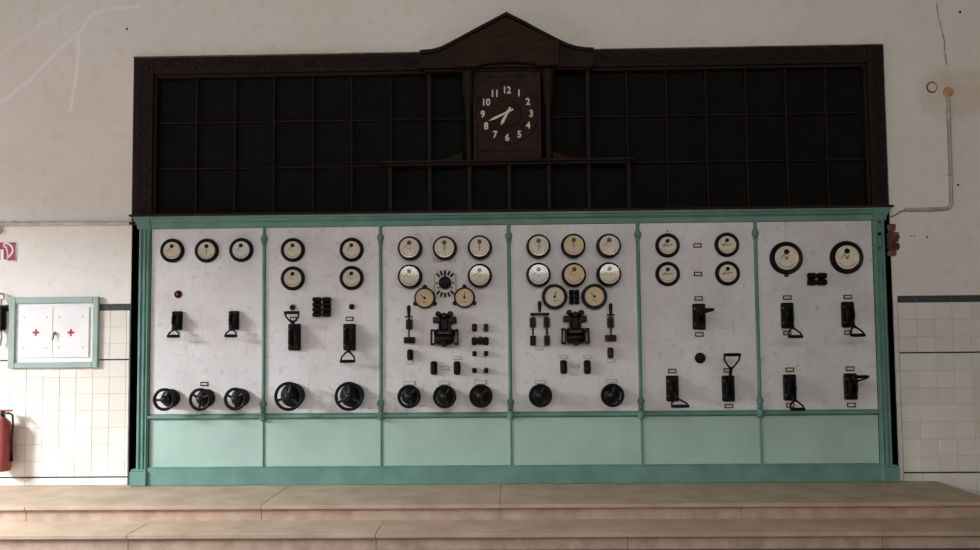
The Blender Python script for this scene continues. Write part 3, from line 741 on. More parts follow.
for a in [
 (667.4, 245.5, 'upper left gauge of four on the fifth marble panel', 'flush', 232),
 (726.7, 244.8, 'upper right gauge of four on the fifth marble panel', 'flush', 232),
 (667.6, 274, 'lower left gauge of four on the fifth marble panel', 'flush', 232),
 (727.4, 273.4, 'lower right gauge of four on the fifth marble panel', 'flush', 232)]: gauge(*a, group=G1, letter='script')
gauge(786, 258, 'large voltmeter, left of the pair on the far right marble panel', 'large', 228, 'dial', G1, 'V')
gauge(846.3, 257.4, 'large voltmeter, right of the pair on the far right marble panel', 'large', 228, 'dial', G1, 'V')

# ------------------------------------------------------------------ handwheels
def handwheel(px, py, R, label, dep, base_r, ang):
    p = at(px, py, YM-dep)
    t = thing('handwheel', (p.x, YM, p.z), label, 'handwheel', 'black handwheels along the foot of the marble panels')
    link('base_disc', gshape(('hwb', base_r, dep), lambda: MB().lathe([(0, 0), (base_r, 0), (base_r, 0.018), (base_r*0.95, 0.040), (base_r*0.80, 0.055), (base_r*0.55, dep*0.55), (base_r*0.4, dep*0.62), (0, dep*0.62)], seg=32).mesh('base_disc', M['blackm'])), t)
    link('shaft', gshape(('hws', dep), lambda: MB().cyl((0, -dep*0.59, 0), 0.016, dep*0.36, seg=16).mesh('shaft', M['bronze'])), t)
    link('rim', gshape(('hwr', R), lambda: MB().tube([(R*math.cos(2*PI*k/40), 0, R*math.sin(2*PI*k/40)) for k in range(40)], 0.0145, 10, True).mesh('rim', M['black'])), t, (0, -dep, 0))
    link('hub', gshape(('hwh', R), lambda: MB().lathe([(0, -0.02), (0.034, -0.02), (0.034, 0.012), (0.024, 0.022), (0.012, 0.026), (0, 0.026)], seg=24).mesh('hub', M['bronze'])), t, (0, -dep, 0))
    for k in range(3):
        a = math.radians(ang+120*k)
        link('spoke', gshape(('hwk', R), lambda: MB().tube([(0.028, 0, 0), (R*0.55, 0.004, 0), (R-0.004, 0, 0)], [0.014, 0.012, 0.012], 8).mesh('spoke', M['bronze'])), t, (0, -dep, 0), (0, -a, 0))
for a in [
 (164.2, 399.5, 0.087, 'leftmost of the three small handwheels on the far left panel', 0.165, 0.082, 65),
 (200.1, 399.5, 0.087, 'middle of the three small handwheels on the far left panel', 0.165, 0.082, 25),
 (235.2, 399, 0.087, 'rightmost of the three small handwheels on the far left panel', 0.165, 0.082, 35),
 (288.6, 396.4, 0.114, 'large handwheel at the lower left of the second panel', 0.165, 0.108, 80),
 (349, 396.4, 0.114, 'large handwheel at the lower right of the second panel', 0.165, 0.108, 90),
 (409, 396.6, 0.089, 'left of three handwheels at the foot of the third panel', 0.15, 0.086, 50),
 (444.6, 396.6, 0.089, 'middle of three handwheels at the foot of the third panel', 0.15, 0.086, 55),
 (480.8, 396, 0.089, 'right of three handwheels at the foot of the third panel', 0.15, 0.086, 45),
 (540.5, 395.7, 0.089, 'left of two handwheels at the foot of the fourth panel', 0.15, 0.086, 65),
 (612.5, 395.3, 0.089, 'right of two handwheels at the foot of the fourth panel', 0.15, 0.086, 75),
]: handwheel(*a)

# ------------------------------------------------------------------ lever switches
def lever_switch(px, py, label, w, h, L_, ang, hw_, side=1):
    """ang: 0 = lever hanging down, 90 = straight out of the panel, 180 = up"""
    p = at(px, py, YM-0.03)
    dep = 0.038
    t = thing('lever_switch', (p.x, YM, p.z), label, 'switch', 'black lever switches on the marble panels')
    link('housing', gshape(('ls', w, h), lambda: MB().box(-w/2, w/2, -dep, 0, -h/2, h/2, 0.008).mesh('housing', M['black'])), t)
    cr = h*0.33
    def cheek():
        mb = MB()
        for x0, x1 in ((-w*0.30, -w*0.13), (w*0.13, w*0.30)):
            pts = [(-dep+0.004, -cr)]+[(-dep-cr*0.95*math.sin(PI*k/12), -cr*math.cos(PI*k/12)) for k in range(13)]+[(-dep+0.004, cr)]
            n = len(pts)
            mb.add([(x0, y, z) for y, z in pts]+[(x1, y, z) for y, z in pts], [tuple(range(n)), tuple(range(n, 2*n))]+[(i, (i+1) % n, n+(i+1) % n, n+i) for i in range(n)])
        return mb.mesh('arc_guide', M['blackm'])
    link('arc_guide', gshape(('lc', w, h), cheek), t)
    py_ = -dep-0.012
    ll = L_*0.62
    def lev(): return MB().box(-0.013, 0.013, -0.010, 0.010, -ll, 0.02, 0.004).mesh('lever', M['blackm'])
    rot = (-math.radians(ang), 0, 0)
    lv = link('lever', gshape(('ll', L_), lev), t, (0, py_, 0), rot)
    def loop():
        z0 = -ll+0.012; z1 = -L_+0.010; mb = MB()
        mb.tube([(0, 0, z0+0.01), (-hw_*0.55, 0, z0+(z1-z0)*0.28), (-hw_*0.95, 0, z0+(z1-z0)*0.62), (-hw_, 0, z1)], [0.010, 0.008, 0.008, 0.009], 8)
        mb.tube([(0, 0, z0+0.01), (hw_*0.55, 0, z0+(z1-z0)*0.28), (hw_*0.95, 0, z0+(z1-z0)*0.62), (hw_, 0, z1)], [0.010, 0.008, 0.008, 0.009], 8)
        mb.tube([(-hw_-0.008, 0, z1), (-hw_*0.5, 0, z1), (hw_*0.5, 0, z1), (hw_+0.008, 0, z1)], [0.012, 0.015, 0.015, 0.012], 10)
        return mb.mesh('loop_handle', M['black'])
    link('loop_handle', gshape(('lp', L_, hw_), loop), lv)
    for z in (0.30, -0.30): link('screw', gshape('scr', lambda: MB().cyl((0, 0, 0), 0.006, 0.004, seg=10).mesh('screw', M['steel'])), t, (-w*0.36, -dep, h*z))
    return t
lever_switch(176.8, 320.6, 'small black lever switch below the red pilot light', 0.090, 0.168, 0.160, 22, 0.048)
lever_switch(233.6, 320.3, 'small black lever switch at the right of the far left panel', 0.090, 0.168, 0.160, 22, 0.048)
lever_switch(294.2, 337, 'black lever switch with raised handle on the second panel', 0.110, 0.236, 0.238, 162, 0.060)
lever_switch(349.3, 337, 'black lever switch with lowered handle on the second panel', 0.110, 0.236, 0.232, 16, 0.060)
lever_switch(699.2, 316.5, 'black lever switch with handle straight out, upper middle of the fifth panel', 0.112, 0.228, 0.27, 102, 0.062)
lever_switch(672.6, 388.5, 'black lever switch with lowered handle, lower left of the fifth panel', 0.108, 0.226, 0.36, 69, 0.068)
lever_switch(728.5, 388.5, 'black lever switch with raised handle, lower right of the fifth panel', 0.108, 0.226, 0.345, 154, 0.066)
lever_switch(787.7, 315.5, 'black lever switch under the left voltmeter on the far right panel', 0.108, 0.226, 0.27, 45, 0.055)
lever_switch(848.2, 314.5, 'black lever switch under the right voltmeter on the far right panel', 0.108, 0.226, 0.27, 46, 0.055)
lever_switch(790.1, 387.5, 'black lever switch with lowered handle, bottom left of the far right panel', 0.110, 0.228, 0.255, 45, 0.056)
lever_switch(851.0, 386.5, 'black lever switch with outstretched handle, bottom right of the far right panel', 0.112, 0.228, 0.25, 114, 0.058)

# ------------------------------------------------------------------ name plates
def plate(px, py, w, h, label, pale=False, Y=YM):
    p = at(px, py, Y); k = 1/111.0
    t = thing('name_plate', (p.x, Y, p.z), label, 'plate', 'little name plates on the marble panels')
    w *= k; h *= k; e = 0.010 if not pale else 0.005
    link('frame', gshape(('pf', w, h, pale), lambda: MB().box(-w/2, w/2, -0.006, 0, -h/2, h/2, 0.003).mesh('frame', M['tan_edge' if pale else 'plate_edge'])), t)
    link('face', gshape(('pc', w, h, pale), lambda: MB().box(-w/2+e, w/2-e, -0.0075, -0.005, -h/2+e, h/2-e, 0.001).mesh('face', M['ivory' if pale else 'brass'])), t)
for a in [
 (204.5, 384, 8.2, 4.2, 'little brass plate above the handwheels on the far left panel'),
 (293.8, 319, 7.6, 4.4, 'little plate seen through the raised handle on the second panel'),
 (349.6, 318.8, 8, 4.4, 'little plate above the lowered lever switch on the second panel'),
 (697.4, 245.5, 8.4, 4.6, 'little plate between the upper two gauges of the fifth panel'),
 (698, 274, 8.4, 4.6, 'little plate between the lower two gauges of the fifth panel'),
 (698.6, 298.5, 8.4, 4.4, 'little plate just above the middle switch of the fifth panel'),
 (699.3, 334.4, 8.4, 4.6, 'little plate just below the middle switch of the fifth panel'),
 (672.2, 371, 8.4, 4.4, 'little plate above the lower left switch of the fifth panel'),
 (727.6, 370.4, 8, 4.4, 'little plate behind the raised handle on the fifth panel'),
 (728.8, 406, 8.6, 4.4, 'little plate below the raised-handle switch of the fifth panel'),
 (787.2, 297.6, 8.6, 4.4, 'little plate between left voltmeter and its switch, far right panel'),
 (847.7, 297, 8.6, 4.4, 'little plate between right voltmeter and its switch, far right panel'),
 (787.2, 333, 8, 4.6, 'little plate behind the handle under the left voltmeter switch'),
 (848.2, 332.5, 8, 4.6, 'little plate behind the handle under the right voltmeter switch'),
 (789.6, 369.7, 8.6, 4.4, 'little plate above the bottom left switch of the far right panel'),
 (850, 368.7, 8.6, 4.6, 'little plate above the outstretched handle on the far right panel'),
 (790, 405.2, 8, 4.6, 'little plate behind the bottom left handle of the far right panel'),
 (851.3, 405, 8.6, 4.6, 'little plate below the bottom right switch of the far right panel'),
]: plate(*a)
plate(786.4, 275.8, 4.4, 2.2, 'tiny brass tag right under the left voltmeter')
for a in [
 (437, 261, 7.5, 2.8, 'tiny pale tag under the top middle gauge of the third panel, left one'),
 (452.5, 261, 7.5, 2.8, 'tiny pale tag under the top middle gauge of the third panel, right one'),
 (410, 362.6, 7.5, 3.6, 'pale tag under the black fuse at the left of the third panel'),
 (445, 368, 8.2, 4, 'pale tag between the two black fuses of the third panel'),
 (457, 358, 8, 3.4, 'pale tag above the right black fuse of the third panel'),
 (409.4, 383, 12, 4, 'pale plate above the left handwheel of the third panel'),
 (444.3, 382.9, 11, 4, 'pale plate above the middle handwheel of the third panel'),
 (480.4, 382.4, 12, 4.2, 'pale plate above the right handwheel of the third panel'),
 (539.3, 348.3, 7.5, 3.6, 'pale tag under the double knife switch of the fourth panel'),
 (563.6, 357.3, 8, 3.2, 'pale tag above the left black fuse of the fourth panel'),
 (587.3, 357, 8, 3.4, 'pale tag above the right black fuse of the fourth panel'),
 (575.4, 366.4, 8.4, 3.4, 'pale tag between the two black fuses of the fourth panel'),
 (610.6, 360.6, 7.5, 3.8, 'pale tag under the brown fuse at the right of the fourth panel'),
 (540, 382, 10.5, 3.8, 'pale plate above the left handwheel of the fourth panel'),
 (611.2, 381, 10.5, 3.8, 'pale plate above the right handwheel of the fourth panel'),
]: plate(*a, pale=True)

# ------------------------------------------------------------------ knobs, pilot light, plugs
p = at(178.3, 294.3, YM); t = thing('pilot_light', (p.x, YM, p.z), 'red pilot light in a black ring on the far left panel', 'light')
MB().lathe([(0, 0), (0.034, 0), (0.034, 0.010), (0.026, 0.016), (0.020, 0.012), (0, 0.012)], seg=28).build('ring', M['black'], t)
MB().lathe([(0.0165, 0.0), (0.015, 0.008), (0.010, 0.013), (0, 0.015)], (-0.003, -0.010, 0), seg=20).build('lens', M['red'], t)
for px, py, r, lab in ((292.7, 307.4, 0.026, 'small black knob above the raised-handle switch of the second panel'), (351.8, 306.8, 0.026, 'small black knob above the lowered-handle switch of the second panel'), (700, 358, 0.048, 'round black cover disc low in the middle of the fifth panel')):
    p = at(px, py, YM); t = thing('round_knob' if r < 0.04 else 'cover_disc', (p.x, YM, p.z), lab, 'knob')
    MB().lathe([(0, 0), (r, 0), (r, 0.012), (r*0.85, 0.020), (r*0.4, 0.022), (0, 0.022)], seg=28).build('body', M['black'], t)
    MB().cyl((0, -0.0215, 0), r*0.3, 0.006, seg=14, b=0.002).build('centre_screw', M['blackm'], t)
p = at(667.4, 231, YM); t = thing('small_stud', (p.x, YM, p.z), 'tiny dark stud above the upper left gauge of the fifth panel', 'stud')
MB().cyl((0, 0, 0), 0.007, 0.010, seg=12, b=0.002).build('head', M['bakelite'], t)

def fuse_block(px, py, cols, rows, cw, ch_, label):
    p = at(px, py, YM-0.03); k = 1/111.0; cw *= k; ch_ *= k
    t = thing('fuse_block', (p.x, YM, p.z), label, 'fuse block')
    W_, H_ = cols*cw, rows*ch_
    for i in range(cols): MB().box(-W_/2+cw*(i+0.14), -W_/2+cw*(i+0.86), -0.018, 0, -H_/2+0.004, H_/2-0.004, 0.003).build('base', M['black'], t)
    me = None
    for i in range(cols):
        for j in range(rows):
            x = -W_/2+cw*(i+0.5); z = -H_/2+ch_*(j+0.5)
            if me is None:
                mb = MB().box(-cw*0.40, cw*0.40, -0.030, 0, -ch_*0.46, ch_*0.46, ch_*0.2)
                mb.lathe([(0, -cw*0.47), (ch_*0.30, -cw*0.455), (ch_*0.42, -cw*0.38), (ch_*0.42, cw*0.38), (ch_*0.30, cw*0.455), (0, cw*0.47)], (0, -0.024, 0), (1, 0, 0), 14)
                me = mb.mesh('fuse_cap', M['black'])
            link('fuse_cap', me, t, (x, -0.010, z))
fuse_block(321.8, 307, 2, 4, 9.6, 5.0, 'black block of eight ribbed fuses between the switches of the second panel')
fuse_block(574.2, 297, 2, 3, 5.3, 5.0, 'small black fuse block between the thick-rimmed gauges of the fourth panel')
fuse_block(817, 279, 2, 2, 9.8, 6.4, 'small black fuse block below the two voltmeters')

def plug_fuse(px, py, w, h, label, m='black', ribs=True):
    p = at(px, py, YM-0.03); k = 1/111.0; w *= k; h *= k
    t = thing('fuse', (p.x, YM, p.z), label, 'fuse')
    MB().box(-w/2, w/2, -0.045, 0, -h/2, h/2, min(w, h)*0.22).build('body', M[m], t)
    MB().box(-w*0.28, w*0.28, -0.060, -0.040, -h*0.34, h*0.34, 0.006).build('grip', M['bakelite' if m != 'black' else 'blackm'], t)
for a in [
 (433.8, 368, 6.6, 13.4, 'upright black fuse, left of the pair on the third panel'),
 (457, 368, 6.6, 13.4, 'upright black fuse, right of the pair on the third panel'),
 (563.6, 367, 6.8, 13.6, 'upright black fuse, left of the pair on the fourth panel'),
 (587.3, 367, 6.8, 13.6, 'upright black fuse, right of the pair on the fourth panel'),
 (410, 354.8, 5.8, 10.6, 'black fuse under the single knife switch of the third panel'),
 (610.5, 352.7, 5.8, 10.2, 'brown fuse under the single knife switch of the fourth panel', 'bakelite'),
 (474.4, 327.6, 5, 7.8, 'dark brown terminal block, left of the top pair on the third panel', 'bakelite'),
 (485.8, 327.6, 5, 7.8, 'reddish brown terminal block, right of the top pair on the third panel', 'redd'),
 (474.4, 353.7, 4.2, 5, 'small black terminal, upper left of four right of the third panel fuses'),
 (486, 353.4, 4.2, 5, 'small black terminal, upper right of four right of the third panel fuses'),
 (474.4, 370.4, 4.4, 5, 'small black terminal, lower left of four right of the third panel fuses'),
 (486, 370.4, 4.4, 5, 'small black terminal, lower right of four right of the third panel fuses'),
]: plug_fuse(*a)
# little turn switch between terminals
p = at(480.2, 340.6, YM-0.03); t = thing('turn_switch', (p.x, YM, p.z), 'black turn switch between brown terminals and small black terminals, third panel', 'switch')
for x in (-0.052, 0.052):
    MB().box(x-0.024, x+0.024, -0.035, 0, -0.040, 0.020, 0.008).build('block', M['blackm'], t)
    MB().cyl((x, -0.030, 0.008), 0.026, 0.016, seg=18, b=0.004).build('cap', M['black'], t)
MB().lathe([(0, 0), (0.036, 0), (0.036, 0.035), (0.028, 0.05), (0, 0.052)], (0, -0.006, 0.0), seg=22).build('drum', M['black'], t)
MB().box(-0.058, 0.058, -0.070, -0.055, -0.012, 0.010, 0.005).build('toggle', M['blackm'], t)

# ------------------------------------------------------------------ rotary selector switch
p = at(445, 282.8, YM-0.03); t = thing('rotary_switch', (p.x, YM, p.z), 'round black rotary selector switch ringed by studs amid the third panel gauges', 'switch')
MB().box(-0.098, 0.098, -0.010, 0, -0.125, 0.085, 0.004).build('base_plate', M['ivory'], t)
for x in (-0.096, 0.096): MB().box(x-0.004, x+0.004, -0.014, -0.001, -0.122, 0.082, 0.002).build('plate_edge', M['tan_edge'], t)
for a in (50, 70, 90, 110, 130, 230, 250, 270, 290, 310):
    r = math.radians(a)
    link('contact_stud', gshape('ctc', lambda: MB().box(-0.0215, 0.0215, -0.022, 0, -0.0085, 0.0085, 0.004).mesh('contact_stud', M['black'])), t, (0.098*math.cos(r), -0.009, 0.098*math.sin(r)*1.03-0.008), (0, -r, 0))
for x, z in ((-0.075, 0), (0.075, 0), (-0.06, -0.045), (0.06, -0.045)): link('screw', gshape('ctb', lambda: MB().cyl((0, 0, 0), 0.008, 0.008, seg=12).mesh('screw', M['black'])), t, (x, -0.010, z))
MB().lathe([(0, 0), (0.058, 0), (0.058, 0.03), (0.052, 0.055), (0.036, 0.062), (0, 0.064)], (0, -0.009, 0), seg=32).build('knob', M['black'], t)
MB().box(-0.007, 0.007, -0.082, -0.070, -0.045, 0.085, 0.003).build('pointer', M['blackm'], t)

# ------------------------------------------------------------------ knife switches
def knife_single(px, ytop, yb, label, m):
    p = at(px, (ytop+yb)/2, YM-0.04); t = thing('knife_switch', (p.x, YM, p.z), label, 'switch', 'open knife switches')
    k = 1/111.0; H_ = (yb-ytop)*k; zt_ = H_/2; zb_ = -H_/2
    MB().lathe([(0, 0), (0.011, 0.0), (0.014, 0.03), (0.018, 0.07), (0.016, 0.092), (0.008, 0.10), (0, 0.10)], (0, -0.07, zt_-0.10), (0, 0, 1), 14).build('grip', M['black'], t)
    MB().tube([(-0.034, -0.062, zt_-0.103), (0.034, -0.062, zt_-0.103)], 0.007, 8).build('crossbar', M['blackm'], t)
    MB().box(-0.006, 0.006, -0.075, -0.050, zb_+0.03, zt_-0.09, 0.002).build('blade', M['blackm'], t)
    MB().box(-0.028, 0.028, -0.058, 0, zt_-0.215, zt_-0.125, 0.006).build('upper_block', M['bakelite'], t)
    MB().box(-0.049, 0.049, -0.050, 0, zb_, zb_+0.055, 0.006).build('lower_block', M[m], t)
    MB().cyl((0, -0.045, zb_+0.028), 0.013, 0.03, seg=12, b=0.003).build('hinge', M['blackm'], t)
knife_single(409.2, 305.5, 343, 'single-pole knife switch at the left of the third panel', 'black')
knife_single(610.6, 303.5, 340.8, 'single-pole knife switch at the right of the fourth panel', 'bakelite')
p = at(539.8, 325, YM-0.04); t = thing('knife_switch', (p.x, YM, p.z), 'double-pole knife switch at the left of the fourth panel', 'switch', 'open knife switches')
def zz_(py): return at(539.8, py, YM-0.04).z-p.z
MB().lathe([(0, 0), (0.010, 0.0), (0.013, 0.03), (0.018, 0.075), (0.015, 0.098), (0, 0.104)], (0, -0.07, zz_(312.5)), (0, 0, 1), 14).build('grip', M['black'], t)
MB().box(-0.085, 0.085, -0.078, -0.058, zz_(315.5), zz_(312.8), 0.004).build('crossbar', M['black'], t)
for x in (-0.062, 0.062):
    MB().box(x-0.006, x+0.006, -0.076, -0.052, zz_(342), zz_(313.5), 0.002).build('blade', M['blackm'], t)
    MB().box(x-0.027, x+0.027, -0.056, 0, zz_(327.5), zz_(317.5), 0.006).build('upper_block', M['bakelite'], t)
    MB().box(x-0.025, x+0.025, -0.056, 0, zz_(345.5), zz_(335.5), 0.006).build('lower_block', M['bakelite'] if x > 0 else M['blackm'], t)
    for z in (330, 333): MB().cyl((x, -0.050, zz_(z)), 0.011, 0.028, seg=12, b=0.003).build('clip', M['blackm'], t)

# ------------------------------------------------------------------ automatic circuit breakers
def breaker(px, py, label):
    p = at(px, py, YM-0.05); t = thing('circuit_breaker', (p.x, YM, p.z), label, 'circuit breaker', 'circuit breakers of the two middle panels')
    k = 1/111.0
    def q(name, x0, x1, z0, z1, y0, y1, m, b=0.005): return MB().box(x0*k, x1*k, -y1, -y0, z0*k, z1*k, b).build(name, M[m], t)
    q('back_plate', -6, 6, -14, 14, 0, 0.02, 'blackm')
    for s in (-1, 1):
        MB().lathe([(0, 0), (0.020, 0), (0.026, 0.02), (0.026, 0.045), (0.018, 0.058), (0, 0.06)], (s*5.9*k, -0.05, 15.2*k), seg=18).build('contact_knob', M['black'], t)
        q('upper_block', s*11.6, s*4.4, 6.0, 12.2, 0.0, 0.06, 'bakelite', 0.008)
        MB().cyl((s*6.6*k, -0.055, 9.4*k), 0.024, 0.026, seg=18, b=0.005).build('coil_end', M['bakelite'], t)
        q('frame_bar', s*13.6, s*12.4, -15.0, -0.2, 0.02, 0.10, 'black', 0.003)
        q('frame_rod', s*9.9, s*9.3, -13.8, -1.2, 0.02, 0.09, 'blackm', 0.002)
        q('frame_foot', s*13.6, s*9.6, -15.4, -13.4, 0.0, 0.10, 'black', 0.003)
        q('frame_head', s*13.6, s*9.6, -1.6, 0.2, 0.0, 0.10, 'black', 0.003)
    MB().lathe([(0, 0), (0.024, 0), (0.028, 0.02), (0.028, 0.05), (0.02, 0.062), (0, 0.064)], (0, -0.06, 13.4*k), seg=18).build('centre_knob', M['blackm'], t)
    q('column', -4.2, 4.2, -1, 12, 0.015, 0.085, 'blackm', 0.012)
    q('link_arm', -5.8, -4.4, -2, 8, 0.05, 0.09, 'bakelite', 0.003); q('link_arm', 4.4, 5.8, -2, 8, 0.05, 0.09, 'bakelite', 0.003)
    MB().lathe([(0, -8.6*k), (0.042, -8.5*k), (0.052, -6.5*k), (0.056, 0), (0.052, 6.5*k), (0.042, 8.5*k), (0, 8.6*k)], (0, -0.070, -9.5*k), (1, 0, 0), 20).build('drum', M['black'], t)
    q('lower_body', -8.8, 8.8, -8, 0.5, 0.02, 0.085, 'black', 0.012)
    q('red_strip', -5.4, 5.4, -5.0, -2.4, 0.084, 0.096, 'redd', 0.003)
    MB().cyl((0.0, -0.10, -14*k), 0.028, 0.030, seg=18, b=0.006).build('release_knob', M['blackm'], t)
breaker(444.6, 329.4, 'intricate black circuit breaker under the rotary switch of the third panel')
breaker(575.2, 328.2, 'intricate black circuit breaker under the small fuse block of the fourth panel')

# ------------------------------------------------------------------ first aid cabinet
def XZ(px, py, Y=0.0): q = at(px, py, Y); return q.x, q.z
YC = -0.045
x0, z1 = XZ(8.7, 298, YC); x1, _ = XZ(98.4, 297, YC); _, z0 = XZ(55, 368, YC)
ix0, iz1 = XZ(15.3, 303.5, YC); ix1, _ = XZ(92.7, 303, YC); _, iz0 = XZ(55, 362.3, YC)
z1 = XZ(55, 297, YC)[1]; iz1 = XZ(55, 303.2, YC)[1]
fa = thing('first_aid_cabinet', ((x0+x1)/2, 0, z0), 'white two-door first aid cabinet with red crosses in pale green frame', 'cabinet')
ox, oz = (x0+x1)/2, z0
def fb(mb, name, m, parent=fa, smooth=35):
    o = mb.build(name, M[m], parent, smooth=smooth)
    if parent is fa: o.location = (-ox, 0, -oz)
    return o
yb = -0.012
f = MB(); f.box(x0, ix0, YC, yb, z0, z1, 0.005); f.box(ix1, x1, YC, yb, z0, z1, 0.005); f.box(ix0-0.001, ix1+0.001, YC, yb, iz1, z1, 0.005); f.box(ix0-0.001, ix1+0.001, YC, yb, z0, iz0, 0.005)
fb(f, 'frame', 'green_cab')
fb(MB().box(ix0-0.004, ix1+0.004, -0.022, yb, iz0-0.004, iz1+0.004), 'inner_panel', 'white')
dx0, dz1 = XZ(19, 307.5, -0.03); dxm, _ = XZ(53, 330, -0.03); dx1, dz0 = XZ(88.7, 357.3, -0.03)
for (a, c, cxp) in ((dx0, dxm-0.0015, 35.8), (dxm+0.0015, dx1, 70.8)):
    d = fb(MB().box(a, c, -0.034, -0.021, dz0, dz1, 0.003), 'door', 'white')
    cx_, cz_ = XZ(cxp, 332.5, -0.036); s = 0.031; w = 0.009
    MB().prism([(cx_-w, cz_-s), (cx_+w, cz_-s), (cx_+w, cz_-w), (cx_+s, cz_-w), (cx_+s, cz_+w), (cx_+w, cz_+w), (cx_+w, cz_+s), (cx_-w, cz_+s), (cx_-w, cz_+w), (cx_-s, cz_+w), (cx_-s, cz_-w), (cx_-w, cz_-w)], -0.0355, -0.0335).build('red_cross', M['redx'], d, smooth=0)
    for sx in (0.17, 0.83):
        for sz in (0.20, 0.80):
            MB().cyl((a+(c-a)*sx, -0.0335, dz0+(dz1-dz0)*sz), 0.006, 0.004, seg=10).build('screw', M['steel'], d)
kx, kz = XZ(55.6, 335, -0.04)
kx = dxm+0.022
k_ = fb(MB().cyl((kx, -0.0335, kz+0.018), 0.012, 0.010, seg=14, b=0.003), 'lock', 'steel')
MB().box(kx-0.004, kx+0.004, -0.066, -0.043, kz-0.004, kz+0.024, 0.002).build('key', M['steel'], k_)
MB().tube([(kx, -0.055, kz+0.0), (kx-0.006, -0.058, kz-0.03), (kx-0.012, -0.058, kz-0.044)], 0.005, 6).build('key_tag', M['ink'], k_)

# ------------------------------------------------------------------ fire extinguisher sign
sx1, sz1 = XZ(17.2, 241.6); _, sz0 = XZ(10, 262.4); S_ = sz1-sz0
sx0 = sx1-S_*1.0
fs = thing('safety_sign', (sx0, -0.004, sz0), 'red square fire extinguisher sign with white pictogram on plaster wall', 'sign')
MB().box(0, S_, -0.003, 0.003, 0, S_, 0.001).build('backing', M['white'], fs)
MB().box(0.010, S_-0.008, -0.0045, -0.002, 0.016, S_-0.008, 0.0005).build('red_field', M['redsign'], fs)
def sg(px, py): a = XZ(px, py); return a[0]-sx0, a[1]-sz0
MB().prism([sg(1.0, 249.5), sg(4.2, 249.5), sg(4.2, 259.5), sg(8.0, 259.5), sg(8.2, 261.0), sg(1.0, 261.0)], -0.0062, -0.004).build('extinguisher_symbol', M['white'], fs, smooth=0)
def stroke(pix, w0, w1):
    mb = MB(); pts = [Vector((*sg(*q),)) for q in pix]; n = len(pts)
    L2, R2_ = [], []
    for i in range(n):
        a = pts[max(i-1, 0)]; c = pts[min(i+1, n-1)]; d = (c-a).normalized(); nn = Vector((-d.y, d.x)); w = w0+(w1-w0)*i/(n-1)
        L2.append(pts[i]+nn*w); R2_.append(pts[i]-nn*w)
    for i in range(n-1): mb.prism([tuple(L2[i]), tuple(L2[i+1]), tuple(R2_[i+1]), tuple(R2_[i])], -0.0062, -0.004)
    return mb
stroke([(7.5, 247.6), (5.0, 246.4), (3.8, 245.2), (4.4, 244.0), (6.5, 243.5), (9.0, 244.0), (11.5, 245.8), (13.0, 248.5), (13.2, 251.2), (12.0, 253.8), (9.8, 256.3), (7.2, 258.2)], 0.007, 0.0095).build('hose_symbol', M['white'], fs, smooth=0)
stroke([(4.2, 246.6), (6.4, 248.2), (7.8, 250.6), (8.2, 254.5), (8.0, 259.0)], 0.006, 0.006).build('body_symbol', M['white'], fs, smooth=0)

# ------------------------------------------------------------------ black case hanging beside the cabinet
lx, lz = XZ(0.6, 318, -0.05)
hl = thing('hanging_box', (lx, 0, lz), 'black boxy case hanging from a wire loop at the left edge', 'box')
_, a1 = XZ(2, 306, -0.05); _, a0 = XZ(2, 330.5, -0.05)
MB().box(-0.036, 0.036, -0.085, -0.013, a0-lz, a1-lz, 0.010).build('housing', M['black'], hl)
MB().tube([(0.026*math.cos(w), -0.045, a1-lz+0.085+0.030*math.sin(w)+(0.0)) for w in [PI*2*k/20 for k in range(20)]], 0.006, 8, True).build('wire_loop', M['steel'], hl)
MB().tube([(0, -0.045, a1-lz-0.006), (0, -0.045, a1-lz+0.058)], 0.007, 8).build('strap', M['rope'], hl)
MB().tube([(0.004, -0.045, a0-lz+0.004), (0.010, -0.045, a0-lz-0.06), (-0.002, -0.045, a0-lz-0.14)], 0.008, 8).build('cord', M['rope'], hl)
MB().tube([(0, -0.001, a1-lz+0.110), (0, -0.05, a1-lz+0.108), (0, -0.055, a1-lz+0.122)], 0.006, 8).build('hook', M['steel'], hl)

# ------------------------------------------------------------------ fire extinguisher at the left edge
ex, ez0 = XZ(1.5, 471, -0.12); _, ez1 = XZ(1.5, 416, -0.12)
fe = thing('fire_extinguisher', (ex, -0.12, ez0), 'dull red fire extinguisher on the tiled wall at the left edge', 'fire extinguisher')
hE = ez1-ez0
MB().lathe([(0, 0), (0.066, 0), (0.076, 0.012), (0.078, 0.03), (0.078, hE-0.11), (0.066, hE-0.055), (0.030, hE-0.020), (0.022, hE-0.005), (0, hE-0.005)], (0, 0, 0), (0, 0, 1), 32).build('cylinder', M['redext'], fe)
MB().cyl((0, 0, hE-0.006), 0.022, 0.05, (0, 0, 1), 18, 0.004).build('valve', M['bronze'], fe)
MB().box(-0.05, 0.085, -0.012, 0.012, hE+0.040, hE+0.056, 0.005).build('lever', M['redext'], fe)
MB().box(-0.02, 0.075, -0.011, 0.011, hE+0.014, hE+0.026, 0.004).build('carry_handle', M['blackm'], fe)
MB().tube([(0.015, -0.01, hE+0.02), (0.06, -0.02, hE+0.03), (0.10, -0.02, hE+0.01), (0.102, -0.015, hE-0.06), (0.092, -0.01, hE-0.20), (0.088, 0, hE-0.33)], 0.009, 10).build('hose', M['bronze'], fe)
MB().tube([(0.088, 0, hE-0.32), (0.086, 0, hE-0.40)], [0.011, 0.015], 10).build('nozzle', M['blackm'], fe)
MB().box(-0.03, 0.03, 0.070, 0.109, hE*0.45, hE*0.62, 0.004).build('wall_bracket', M['blackm'], fe)

